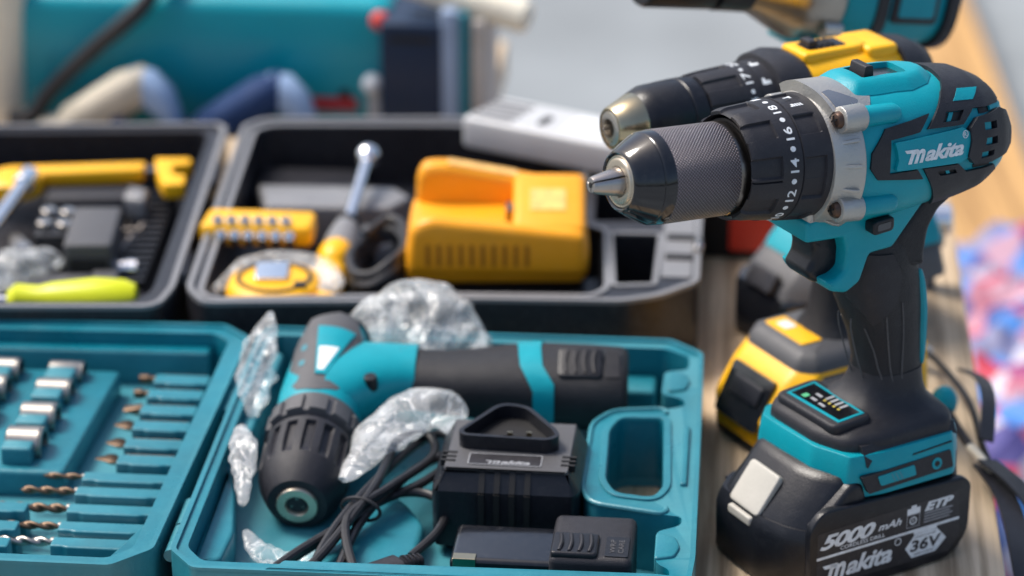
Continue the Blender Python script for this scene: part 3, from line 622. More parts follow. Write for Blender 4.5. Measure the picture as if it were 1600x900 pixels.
        def put(gl, x0, x1, z0, z1, name, m='print_white', dz=0.0):
            vs, fs = fit(gl, x0, x1, z0, z1); drape((vs, fs), Y, .024 + dz, 0.0, g=0).obj(name, m, lb, recalc=False)
        put(glyphs('5000', 1, .35, .035, .92), 5.85, 1.65, 3.42, 4.42, 'label_text')
        put(glyphs('mAh', 1, .35, .02), 1.45, -.35, 3.62, 4.12, 'label_text')
        put(glyphs('CORDLESS DRILL', 1, 0, .005), 4.3, .9, 3.12, 3.38, 'label_text')
        put(polyg([(0, 0), (1, 0), (1, 1), (0, 1)]), 6.05, -4.88, 2.80, 2.98, 'label_stripe')
        put(glyphs('ETP', 1, .3, .05, .95), -2.1, -4.35, 4.05, 4.68, 'label_text')
        for k in range(4): put(polyg([(0, 0), (1, 0), (1, 1), (0, 1)]), -2.1, -4.3 + .2 * (k % 2), 3.86 - k * .2, 3.94 - k * .2, 'label_small_print', 'print_dim')
        put(polyg([(0, 0), (1, 0), (1, .7), (.7, .7), (.7, 1), (.3, 1), (.3, .7), (0, .7)]), -.75, -1.75, 4.12, 4.72, 'label_symbol')
        a = [[(-1.25 + .5 * p[0], 3.65 + .45 * p[1]) for p in ((-1, -1), (1, -1), (1, 1), (-1, 1))], [(-1.25 + .46 * p[0], 3.65 + .41 * p[1]) for p in ((-1, -1), (1, -1), (1, 1), (-1, 1))]]
        drape(a, Y, .024, 0, g=0).obj('label_symbol', 'print_dim', lb)
        a = [[(-1.25 + r_ * cos(k * pi / 8), 3.65 + r_ * sin(k * pi / 8)) for k in range(16)] for r_ in (.28, .2)]
        drape(a, Y, .024, 0, g=0).obj('label_symbol', 'print_white', lb)
        put(glyphs('c', 1), -1.17, -1.33, 3.56, 3.74, 'label_symbol')
        gl = logo(0, 1, 0, 1)
        put(gl, 5.55, .25, 1.15, 2.45, 'label_text')
        a = [[(-.15 + r_ * cos(k * pi / 8), 2.45 + r_ * sin(k * pi / 8)) for k in range(16)] for r_ in (.26, .2)]
        drape(a, Y, .024, 0, g=0).obj('label_symbol', 'print_white', lb)
        hexa = [(-.75, 1.75), (-1.3, .98), (-3.15, 1.0), (-3.95, 1.75), (-3.2, 2.6), (-1.45, 2.6)]
        drape([hexa], Y, .022, 0, g=0).obj('label_badge', 'print_white', lb)
        put(polyg([(0, 0), (1, 0), (1, 1), (0, 1)]), -1.35, -3.15, 2.62, 2.8, 'label_badge')
        put(glyphs('36V', 1, .12, .03), -1.15, -3.55, 1.4, 2.2, 'label_text', 'label_black', .008)
        put(glyphs('LITHIUM-ION BATTERY', 1), -1.5, -3.1, 2.33, 2.43, 'label_small_print', 'label_black', .008)
        put(glyphs('POWER TOOL BATTERY', 1), -1.5, -3.0, 1.13, 1.23, 'label_small_print', 'label_black', .008)
    # cream release button on the sloped front
    LX = Matrix.Translation((6.62, -.7, 5.35)) @ Matrix.Rotation(radians(-36), 4, 'Y')
    MB(LX).prism(rrect(0, 0, 3.1, 2.9, .35), -.3, .22, 'x', rnd=.12).obj('release_button', 'latch_cream', bat, sharp=50)
    MB().prism(rrect(-.7, 3.8, 2.4, .6, .2), 7.5, 7.92, 'x', rnd=.1).obj('release_button', 'latch_cream', bat, sharp=50)
    return T
HD = build_hammer_drill()
# ================================================================== helpers for the other two standing tools
def plan(x0, x1, w_, cf=1.2, cr=.8):
    return [(x1, -w_ + cf), (x1, w_ - cf), (x1 - cf, w_), (x0 + cr, w_), (x0, w_ - cr), (x0, -w_ + cr), (x0 + cr, -w_), (x1 - cf, -w_)]
def lay(poly, z, ins=0, dx=0): return [(p[0] + (dx if p[0] > 1 else 0), p[1], z) for p in offset_poly(poly, -ins)]
def build_yellow_drill():
    T = thing('cordless_drill', 'yellow and black cordless drill with brassy chuck tip standing behind the big teal drill', 'drill', (21.7, 174.6, 0), radians(210))
    X = Matrix.Translation((0, 0, 24.6)) @ Matrix.Rotation(-radians(2.0), 4, 'Y')
    b = rounded(plan(-6, 7.2, 4.3, 1.4), .5)
    MB().loft([lay(b, 0, .4), lay(b, .4), lay(b, 1.0), lay(b, 1.2, .2)]).obj('battery_case', 'black_plastic', T, sharp=40)
    ys = MB().loft([lay(b, .9, -.05), lay(b, 3.0, -.05, 0.1), lay(b, 5.0, .1, -1.0), lay(b, 6.3, .3, -2.0), lay(b, 6.6, .7, -2.6)]).obj('battery_cover', 'yellow_plastic', T, sharp=40)
    LX = Matrix.Translation((6.9, 0, 4.05)) @ Matrix.Rotation(radians(-26), 4, 'Y')
    MB(LX).prism(rrect(0, -.2, 4.8, 3.8, .4), -.9, -.05, 'x').obj('release_latch', 'gloss_black', ys, bevel=.1)
    MB(LX).prism(rrect(0, .2, 3.4, 1.4, .3), -.1, .12, 'x', rnd=.08).obj('latch_lip', 'black_plastic', ys)
    f = rounded(plan(-5.6, 4.8, 3.9, 1.1), .4)
    ft = MB().loft([lay(f, 5.8, -.2), lay(f, 6.6), lay(f, 7.2, .35), lay(f, 7.5, 1.0)]).obj('foot', 'grey_plastic', T, sharp=50)
    MB().prism(rrect(2.75, -.4, 1.7, 4.4, .2), 7.38, 7.62, 'z', rnd=.05).obj('foot_badge', 'yellow_plastic', ft)
    MB().prism(rrect(2.7, -1.3, .9, 1.2, .1), 7.60, 7.66, 'z').obj('badge_print', 'print_white', ft)
    MB().prism(rounded([(-.6, 4.6), (-5.2, 4.6), (-5.2, 6.9), (-.9, 6.9), (.2, 6.2), (.2, 5.4)], .3), 3.4, 4.25, 'y', rnd=.2).obj('foot_side', 'yellow_plastic', ft)
    hs = [(22.5, -.6, 2.3, 2.0), (20, -.5, 2.3, 1.9), (17, -.8, 2.0, 1.7), (14, -.9, 1.85, 1.6), (10.5, -.6, 1.8, 1.6), (8.6, -.5, 2.0, 1.8), (7.8, -.7, 2.6, 2.4), (7.4, -.8, 2.9, 2.7)]
    MB().loft([sring((x, 0, z), a, c, 2.4, 32, ((1, 0, 0), (0, 1, 0))) for z, x, a, c in hs]).obj('handle', 'grip_rubber', T, sharp=60)
    MB().prism(rounded([(3.4, 22.6), (3.2, 20.5), (3.5, 19.2), (2.0, 18.6), (1.2, 20.5), (1.2, 22.8)], .3), -1, 1, 'y', rnd=.3).obj('trigger', 'black_plastic', T)
    bd = [(6.0, 2.7, 2.7), (4, 2.9, 2.9), (0, 2.9, 3.0), (-2.5, 2.8, 2.9), (-4.2, 2.6, 2.7), (-5.6, 2.0, 2.1), (-6.2, 1.2, 1.3)]
    bo = MB(X).loft([sring((s, 0, 0), a, c, 2.5, 40, ((0, 1, 0), (0, 0, 1))) for s, a, c in bd]).obj('motor_housing', 'yellow_plastic', T, sharp=40)
    MB(X).loft([sring((s, 0, 0), a, a * 1.03, 2.6, 40, ((0, 1, 0), (0, 0, 1))) for s, a in ((6.9, 2.8), (6.8, 3.1), (5.6, 3.3), (4.6, 3.15), (4.2, 2.9))]).obj('front_collar', 'black_rubber', bo, sharp=35)
    MB(X).loft([sring((s, 0, .1), a, a * 1.04, 2.4, 40, ((0, 1, 0), (0, 0, 1))) for s, a in ((-3.2, 2.8), (-3.3, 2.98), (-4.8, 2.75), (-6.0, 2.15), (-6.6, 1.4), (-6.7, .5))]).obj('rear_cap', 'black_rubber', bo, sharp=50)
    MB(X).prism(rounded([(4.2, -1.4), (4.2, 1.4), (-.3, 1.2), (-1.2, .8), (-1.2, -.8), (-.3, -1.2)], .3), 2.5, 3.35, 'z', rnd=.25).obj('top_saddle', 'yellow_plastic', bo)
    MB(X).prism(rrect(2.0, 0, 3.0, 1.5, .2), 3.3, 3.42, 'z').obj('switch_well', 'black_plastic', bo)
    for k in range(3): MB(X).box((1.4 + k * .45, 0, 3.45), (.2, 1.1, .22)).obj('switch_rib', 'black_rubber', bo, bevel=.03)
    MB(X).box((3.0, 0, 3.6), (.7, 1.1, .55)).obj('speed_switch', 'black_rubber', bo, bevel=.1)
    MB(X).prism(rounded([(-.6, -1.8), (-3.1, -1.8), (-3.1, 1.8), (-.6, 1.8)], .5), 2.3, 3.25, 'z', rnd=.3).obj('rear_saddle', 'yellow_plastic', bo)
    rb = lambda s: 2.92 - (s - 7) * .06 if s < 11 else 2.68 - (s - 11) ** 2 * .15
    def nf(s, a):
        x = (math.degrees(a)) % 40 - 20; r = rb(s)
        if abs(x) < 9 and 9.3 < s: r -= .14
        return r
    tr = MB(X).grid(nf, [6.9, 7.0, 7.4, 8.6, 9.25, 9.32, 9.4, 10.5, 11, 11.6, 11.8], 180, cap=True).obj('torque_ring', 'black_rubber', T, sharp=25)
    MB(X).lathe([(8.02, 2.5), (8.03, 2.87), (8.1, 2.87), (8.11, 2.5)], 48, cap=False).obj('ring_seam', 'dark_recess', tr)
    for i, t in enumerate(('14', '17', '20')):
        def mp(x, y, off, i=i): s = 8.7 + y; r = rb(s) + off; a = radians(35 + (i - 1) * 38 + 25) + x / 2.55; return X @ Vector((s, r * cos(a), r * sin(a)))
        drape(fit(glyphs(t, 1, 0, .01), -.42, .42, -.27, .27), mp, .02, .01, g=.2).obj('torque_number', 'print_white', tr, recalc=False)
        drape([[(.75 + .14 * cos(k * pi / 6), .14 * sin(k * pi / 6)) for k in range(12)]], mp, .02, .01, g=.2).obj('torque_dot', 'print_white', tr)
        def mq(x, y, off, i=i): s = 7.5 + y; r = rb(s) + off; a = radians(48 + (i - 1) * 34) + x / 2.55; return X @ Vector((s, r * cos(a), r * sin(a)))
        drape(merge(polyg([(-.12, -.3), (.12, -.3), (.12, .3), (-.12, .3)]), polyg([(.12, .05), (.3, .05), (.3, .25), (.12, .25)])), mq, .02, .01, g=.2).obj('mode_symbol', 'print_white', tr, recalc=False)
    ck = MB(X).lathe([(11.5, 2.2), (11.9, 2.45), (12.0, 2.5), (12.9, 2.5), (13.0, 2.43), (13.1, 2.5), (15.4, 2.38), (16.1, 2.1), (16.25, 1.98)], 64).obj('chuck_sleeve', 'black_plastic', T, sharp=25)
    MB(X).lathe([(16.1, 1.6), (16.15, 2.0), (16.3, 2.02), (17.9, 1.36), (18.0, 1.25), (18.0, 1.12)], 64, cap=False).obj('chuck_cone', 'brassy_steel', ck, sharp=40)
    MB(X).lathe([(17.7, 1.2), (17.98, 1.1), (18.05, .95), (18.05, .6), (17.4, .5)], 48, cap=False).obj('nose_ring', 'steel', ck, sharp=40)
    MB(X).lathe([(17.0, .9), (17.4, .62), (17.41, .001)], 24).obj('chuck_bore', 'dark_recess', ck)
    return T
def build_impact():
    T = thing('impact_driver', 'farthest standing power tool with silver gear case and black socket nose', 'impact driver', (23.6, 190.8, 0), radians(210))
    X = Matrix.Translation((0, 0, 26.1)) @ Matrix.Rotation(-radians(11.0), 4, 'Y')
    b = rounded(plan(-6.2, 6.6, 4.3, 1.4), .5)
    MB().loft([lay(b, 0, .4), lay(b, .4), lay(b, 3.9, 0), lay(b, 4.4, .25)]).obj('battery_case', 'gloss_black', T, sharp=40)
    f = rounded(plan(-8.0, 6.2, 4.1, 1.6), .5)
    ft = MB().loft([lay(f, 4.1, -.1), lay(f, 5.0, .1, -.2), lay(f, 6.6, .5, -1.3), lay(f, 7.0, 1.0, -1.8)]).obj('foot', 'grey_plastic', T, sharp=40)
    MB().loft([lay(f, 6.7, .3, -1.5), lay(f, 7.6, .5, -2.0), lay(f, 8.8, 1.1, -3.0), lay(f, 9.1, 1.6, -3.3)]).obj('foot_cap', 'teal_plastic', ft, sharp=40)
    LX = Matrix.Translation((6.15, 0, 5.2)) @ Matrix.Rotation(radians(-30), 4, 'Y')
    MB(LX).prism(rrect(0, 0, 3.2, 1.6, .3), -.2, .25, 'x', rnd=.1).obj('release_latch', 'grey_shell', ft)
    hs = [(24, -.8, 2.3, 2.0), (20, -.6, 2.3, 1.9), (16, -1.2, 2.0, 1.7), (11, -1.9, 1.9, 1.7), (9.6, -1.9, 2.6, 2.2), (8.8, -1.7, 3.4, 2.9)]
    MB().loft([sring((x, 0, z), a, c, 2.4, 32, ((1, 0, 0), (0, 1, 0))) for z, x, a, c in hs]).obj('handle', 'grip_rubber', T, sharp=60)
    MB().prism(rounded([(3.6, 23), (3.3, 21), (3.6, 19.5), (2.0, 19), (1.2, 21), (1.2, 23.2)], .3), -1, 1, 'y', rnd=.3).obj('trigger', 'black_plastic', T)
    bo = MB(X).loft([sring((s, 0, 0), a, c, 2.5, 40, ((0, 1, 0), (0, 0, 1))) for s, a, c in ((2.6, 3.2, 3.3), (2, 3.5, 3.6), (-2, 3.6, 3.7), (-6, 3.4, 3.5), (-8, 3.0, 3.1), (-8.6, 2.2, 2.3))]).obj('motor_housing', 'teal_plastic', T, sharp=40)
    for a, l in ((-.2, 'a'), (-6.6, 'b')):
        MB(X).loft([sring((s, 0, 0), q, q * 1.03, 2.5, 40, ((0, 1, 0), (0, 0, 1))) for s, q in ((a, 3.55), (a - .05, 3.78), (a - 1.0, 3.74), (a - 1.05, 3.5))]).obj('rubber_band', 'black_rubber', bo, sharp=35)
    for side in (1, -1):
        MB(X).prism(rounded([(-1.5, -1.3), (-5.6, -1.3), (-5.6, 1.6), (-1.5, 1.9)], .4), 3.4 if side > 0 else -3.85, 3.85 if side > 0 else -3.4, 'y', rnd=.12).obj('side_pad', 'black_rubber', bo)
        MB(X).prism(rounded([(-2.0, -.8), (-5.1, -.8), (-5.1, 1.0), (-2.0, 1.2)], .2), 3.8 if side > 0 else -3.95, 3.95 if side > 0 else -3.8, 'y').obj('name_plate', 'teal_plastic', bo, bevel=.04)
    gc = MB(X).lathe([(9.0, 1.3), (8.8, 1.7), (8.0, 2.0), (5.6, 3.2), (5.0, 3.4), (3.2, 3.5), (2.6, 3.6), (2.3, 3.4)], 64).obj('gear_case', 'socket_steel', T, sharp=35)
    MB(X).lathe([(3.9, .6), (2.4, .62)], 20, Matrix.Translation((0, 3.1, -2.0))).obj('screw_mount', 'steel', gc, bevel=.06)
    MB(X).lathe([(8.6, 1.5), (8.9, 1.75), (11.5, 1.7), (11.6, 1.3), (11.9, 1.3), (12.0, 1.65), (17.2, 1.65), (17.5, 1.5), (17.5, .9), (16.8, .9), (16.8, .01)], 40).obj('socket_nose', 'black_plastic', T, sharp=35)
    MB().prism(rounded([(3.3, 22.6), (5.2, 23.1), (5.0, 24.0), (-3, 24.0), (-1.5, 22)], .3), -2.2, 2.2, 'y', rnd=.3).obj('lower_housing', 'teal_plastic', T)
    return T
YD = build_yellow_drill(); ID = build_impact()

# ================================================================== teal case (open like a book)
def bthing(name, label, cat, u, v, z=0.0, rot=0.0, group=None, rx=0.0, ry=0.0):
    return thing(name, label, cat, W(u, v, z), 0, group, rot=(rx, ry, BR + radians(rot)))
U0, V0 = -33.1, 160.0
TC = bthing('tool_case', 'open teal plastic tool case spread flat at the front of the bench', 'tool case', U0, V0)
XC = Matrix.Translation((-U0, -V0, 0))
OUT = [(-31.3, 143.2), (-1.9, 143.2), (-1.65, 147), (-1.75, 170.2), (-1.85, 175.5), (-4.1, 177.5), (-32.3, 177.3), (-32.85, 175.5), (-33.0, 145.3)]
CAV = [(-30.9, 144.4), (-3.2, 144.4), (-3.1, 145.7), (-4.0, 146.4), (-4.1, 150.3), (-2.6, 151.2), (-2.6, 152.3), (-3.5, 152.4), (-8.2, 153.5), (-8.9, 155.2), (-8.8, 164.4), (-7.5, 166.4), (-4.0, 167.0), (-2.8, 167.6), (-3.0, 168.6), (-4.5, 169.2), (-4.4, 172.7), (-2.8, 173.1), (-2.75, 175.1), (-4.5, 176.4), (-31.6, 176.3), (-32.0, 175.2), (-32.1, 146.0)]
HOLE = rounded([(-7.0, 165.2), (-4.2, 165.4), (-3.9, 156.0), (-4.5, 154.5), (-6.8, 154.9), (-7.5, 156.6), (-7.6, 163.4)], .6)
CAVR = rounded(CAV, .5, 3); OUTR = rounded(OUT, .4, 3)
tray = MB(XC).holed(OUTR, [CAVR, HOLE], 0.7, 5.0).obj('tray', 'teal_case', TC, bevel=.12, seg=3)
MB(XC).holed(offset_poly(OUTR, -.25), [offset_poly(HOLE, .05)], 0.05, 0.9).obj('tray_floor', 'teal_case', tray)
MB(XC).holed(OUTR, [offset_poly(OUTR, -.32)], 4.95, 5.22).obj('rim_lip', 'teal_case', tray, bevel=.08)
rimU = rounded([(-3.5, 152.4), (-8.2, 153.5), (-8.9, 155.2), (-8.8, 164.4), (-7.5, 166.4), (-4.0, 167.0)], .8, 4)
MB(XC).tube([(p[0] - .05, p[1], 5.05) for p in rimU], .16, 8, smooth=0).obj('handle_rim', 'teal_case', tray)
MB(XC).holed(offset_poly(HOLE, .5), [offset_poly(HOLE, .06)], 4.95, 5.15).obj('handle_lip', 'teal_case', tray, bevel=.06)
MB(XC).prism(rrect(-2.65, 160.2, .42, 8, .15), 4.9, 5.25, 'z', rnd=.1).obj('handle_rib', 'teal_case', tray)
for v_ in (148.3, 171.0):
    MB(XC).prism(rounded([(-4.1, v_ - 1.6), (-2.9, v_ - 1.2), (-2.6, v_), (-2.9, v_ + 1.2), (-4.1, v_ + 1.6)], .3), 3.9, 5.18, 'z', rnd=.12).obj('latch_seat', 'teal_case', tray)
# moulded nests in the tray
MB(XC).prism(rounded([(-24.6, 144.6), (-18.9, 144.6), (-18.7, 154.5), (-20.5, 157.8), (-23.2, 158.6), (-24.8, 154)], .8), .6, 2.6, 'z', rnd=.5).obj('moulded_block', 'teal_case', tray, sharp=50)
MB(XC).prism(rounded([(-32.1, 146.5), (-30.4, 147.6), (-30.2, 151.0), (-31.0, 156), (-32.1, 160)], .4), .6, 3.4, 'z', rnd=.3).obj('moulded_block', 'teal_case', tray, sharp=50)
MB(XC).prism(rounded([(-32.1, 163), (-31.1, 163), (-30.9, 175), (-32.1, 176.2)], .3), .6, 4.2, 'z', rnd=.3).obj('moulded_block', 'teal_case', tray, sharp=50)
MB(XC).prism(rounded([(-12, 173.6), (-5, 173.6), (-5, 176.3), (-12, 176.3)], .3), .6, 3.0, 'z', rnd=.3).obj('moulded_block', 'teal_case', tray, sharp=50)
MB(XC).prism(rounded([(-27.0, 143.3), (-26.2, 143.9), (-26, 144.4), (-4, 144.7), (-2, 144.4), (-2, 143.3)], .2), 4.9, 5.3, 'z', rnd=.1).obj('front_lip', 'teal_case', tray, sharp=50)
# lid
LO_ = [(-66, 143.0), (-36.2, 143.1), (-34.0, 145.3), (-33.35, 175.4), (-35.4, 177.4), (-66, 176.3)]
LI_ = [(-65, 144.3), (-36.6, 144.3), (-35.3, 145.7), (-34.75, 175.0), (-36.0, 176.2), (-65, 175.2)]
lid = MB(XC).holed(rounded(LO_, .4, 3), [rounded(LI_, .4, 3)], 0.7, 5.0).obj('lid', 'teal_case', TC, bevel=.12, seg=3)
MB(XC).prism(offset_poly(LO_, -.3), .05, 1.5, 'z').obj('lid_floor', 'teal_case', lid)
MB(XC).holed(rounded(LO_, .4, 3), [offset_poly(rounded(LO_, .4, 3), -.32)], 4.95, 5.2).obj('rim_lip', 'teal_case', lid, bevel=.08)
# step inside the lid towards the far wall
MB(XC).prism(rounded([(-65, 174.2), (-36.3, 175.0), (-36.0, 176.3), (-65, 176.0)], .1), 1.4, 4.0, 'z', rnd=.2).obj('inner_step', 'teal_case', lid)
MB(XC).prism(rounded([(-37.4, 144.2), (-35.2, 145.6), (-34.9, 151), (-35.3, 151)], .1), 1.4, 4.2, 'z', rnd=.15).obj('inner_step', 'teal_case', lid)
for v_ in (149.5, 168.5):
    for k in range(2): MB(XC).lathe([(-1.6, .42), (1.6, .42)], 16, Matrix.Translation((-33.2, v_ + k * 3.4 - 1.7, 4.2)) @ Matrix.Rotation(pi / 2, 4, 'Z')).obj('hinge', 'teal_case', lid)
# raised socket tray
MB(XC).prism(rounded([(-65, 157.5), (-42.6, 157.9), (-42.1, 173.2), (-65, 172.6)], .4), 1.4, 3.3, 'z', rnd=.3).obj('socket_bed', 'teal_case', lid, sharp=50)
def holder(u0, u1, v_, dv=1.35, z1=3.75):
    return MB(XC).prism(rounded([(u0, v_ - dv), (u0 + .8, v_ - dv), (u0 + 1.1, v_ - dv - .12), (u1 - .9, v_ - dv - .12), (u1 - .6, v_ - dv), (u1, v_ - dv), (u1, v_), (u0, v_)], .12, 2), 1.4, z1, 'z', rnd=.12).obj('bit_holder', 'teal_case', lid, sharp=50)
bitv = [172.0, 169.7, 167.3, 164.9, 162.3, 160.0]
for v_ in bitv: holder(-39.3, -35.5, v_)
drv = [157.4, 155.4, 153.1, 150.8, 148.8]
for v_ in drv: holder(-41.0, -35.5, v_, 1.15)
for v_ in (153.0, 150.6, 148.5, 146.5): holder(-47.5, -43.55, v_, 1.2)
def row(u, v_, z=0): return W(u, v_, z)
ordn = ['farthest', 'second farthest', 'third', 'fourth', 'fifth', 'nearest']
bl_ = ['slim rusty screw bit, farthest of the six in the teal lid', 'dull brown square-ended screw bit, second farthest in the teal lid', 'wide flat-blade screw bit, third from the far end in the teal lid',
       'rusty cross-head screw bit, fourth from the far end in the teal lid', 'dark pointed cross-head screw bit, second nearest of the six in the teal lid', 'long rusty cross-head screw bit, nearest of the six in the teal lid']
for i, v_ in enumerate(bitv):
    T = bthing('screw_bit', bl_[i], 'screw bit', -37.4, v_ + .50, 3.05, group='screwdriver bits in the teal lid')
    MB().lathe([(-1.7, .28), (-1.55, .42), (1.55, .42), (1.7, .3)], 6, Matrix.Rotation(radians(30), 4, 'X')).obj('shank', 'rusty_steel', T, smooth=False)
    if i == 2: pr_ = [(-3.3, .42, .10), (-3.1, .45, .16), (-2.2, .45, .36), (-1.7, .30, .30)]
    elif i in (0, 1): pr_ = [(-3.2 + i * .1, .30, .30), (-2.6, .33, .33), (-2.4, .22, .22), (-1.7, .24, .24)]
    else: pr_ = [(-3.45 - (i == 5) * .2, .06, .06), (-3.1, .22, .22), (-2.7, .40, .40), (-2.3, .40, .40), (-2.1, .24, .24), (-1.7, .24, .24)]
    if i in (0, 1, 2): MB().loft([sring((s, 0, 0), a, b_, 3 if i < 3 else 2, 16, ((0, 1, 0), (0, 0, 1))) for s, a, b_ in pr_]).obj('tip', 'rusty_steel', T, sharp=30)
    else:
        MB().loft([[(s, (a * (1.0 if k % 4 in (0,) else .62)) * cos(2 * pi * k / 16), (a * (1.0 if k % 4 in (0,) else .62)) * sin(2 * pi * k / 16)) for k in range(16)] for s, a, _ in pr_]).obj('tip', 'rusty_steel', T, sharp=30)
dl = [('dark thin twist drill bit, farthest of five above the short clips', 'rusty_steel', .22, -43.9), ('dark twist drill bit, second farthest in the teal lid', 'rusty_steel', .27, -44.9),
      ('thick dark twist drill bit, middle one of five in the teal lid', 'rusty_steel', .33, -46.5), ('bronze toned twist drill bit, second nearest in the teal lid', 'rusty_steel', .28, -46.8), ('brighter steel twist drill bit, nearest of five in the teal lid', 'socket_steel', .32, -47.2)]
for i, v_ in enumerate(drv):
    lb, mm, r, ue = dl[i]; T = bthing('drill_bit', lb, 'drill bit', -38.3, v_ + .42, 3.1, group='twist drill bits in the teal lid')
    MB().lathe([(-3.0, r), (2.5, r), (2.62, r * .7)], 16).obj('shank', 'socket_steel', T)
    L_ = (-38.3 - ue); n_ = 90; vs = []
    m = MB(); rings = []
    for k in range(n_ + 1):
        s = -3.0 - (L_ - 3.0) * k / n_; tw = (s * 2.7); rr = r * (1 if k < n_ - 8 else max(.05, (n_ - k) / 8)); rings.append([(s, rr * (1 - .5 * abs(cos(a)) ** 2) * cos(a + tw), rr * (1 - .5 * abs(cos(a)) ** 2) * sin(a + tw)) for a in [2 * pi * j / 20 for j in range(20)]])
    m.loft(rings).obj('flutes', mm, T, sharp=60)
# small sockets
sk = [(-46.8, 172.4, .85), (-46.9, 169.2, 1.0), (-46.95, 165.2, 1.12), (-46.95, 161.4, 1.2), (-51.2, 172.3, .95), (-51.3, 169.2, 1.1), (-51.4, 165.6, 1.2)]
sl_ = ['smallest steel socket at the far end of the right row in the teal lid', 'second steel socket from the far end of the right row', 'third steel socket from the far end of the right row', 'largest steel socket at the near end of the right row',
       'steel socket at the far end of the left row, cut by the photo edge', 'middle steel socket of the left row at the photo edge', 'nearest steel socket of the left row, mostly cut off']
for (u, v_, r), l in zip(sk, sl_):
    T = bthing('socket', l, 'socket', u + 1.25, v_ - .6, 3.35 + r * .35, group='steel sockets in the teal lid')
    MB().lathe([(-1.15, r * .9), (-1.05, r), (1.0, r), (1.08, r * .95), (1.18, r * 1.02), (1.25, r * .97), (1.25, r * .76), (-.6, r * .66), (-.6, .01)], 40).obj('barrel', 'socket_steel', T, sharp=30)
    MB(XC).prism(rounded([(u + .1, v_ - 2.7), (u + 2.1, v_ - 2.7), (u + 2.1, v_ - .55), (u + .1, v_ - .55)], .2), 3.2, 4.35 + (r - .9) * .5, 'z', rnd=.2).obj('socket_clip', 'teal_case', lid, sharp=50)
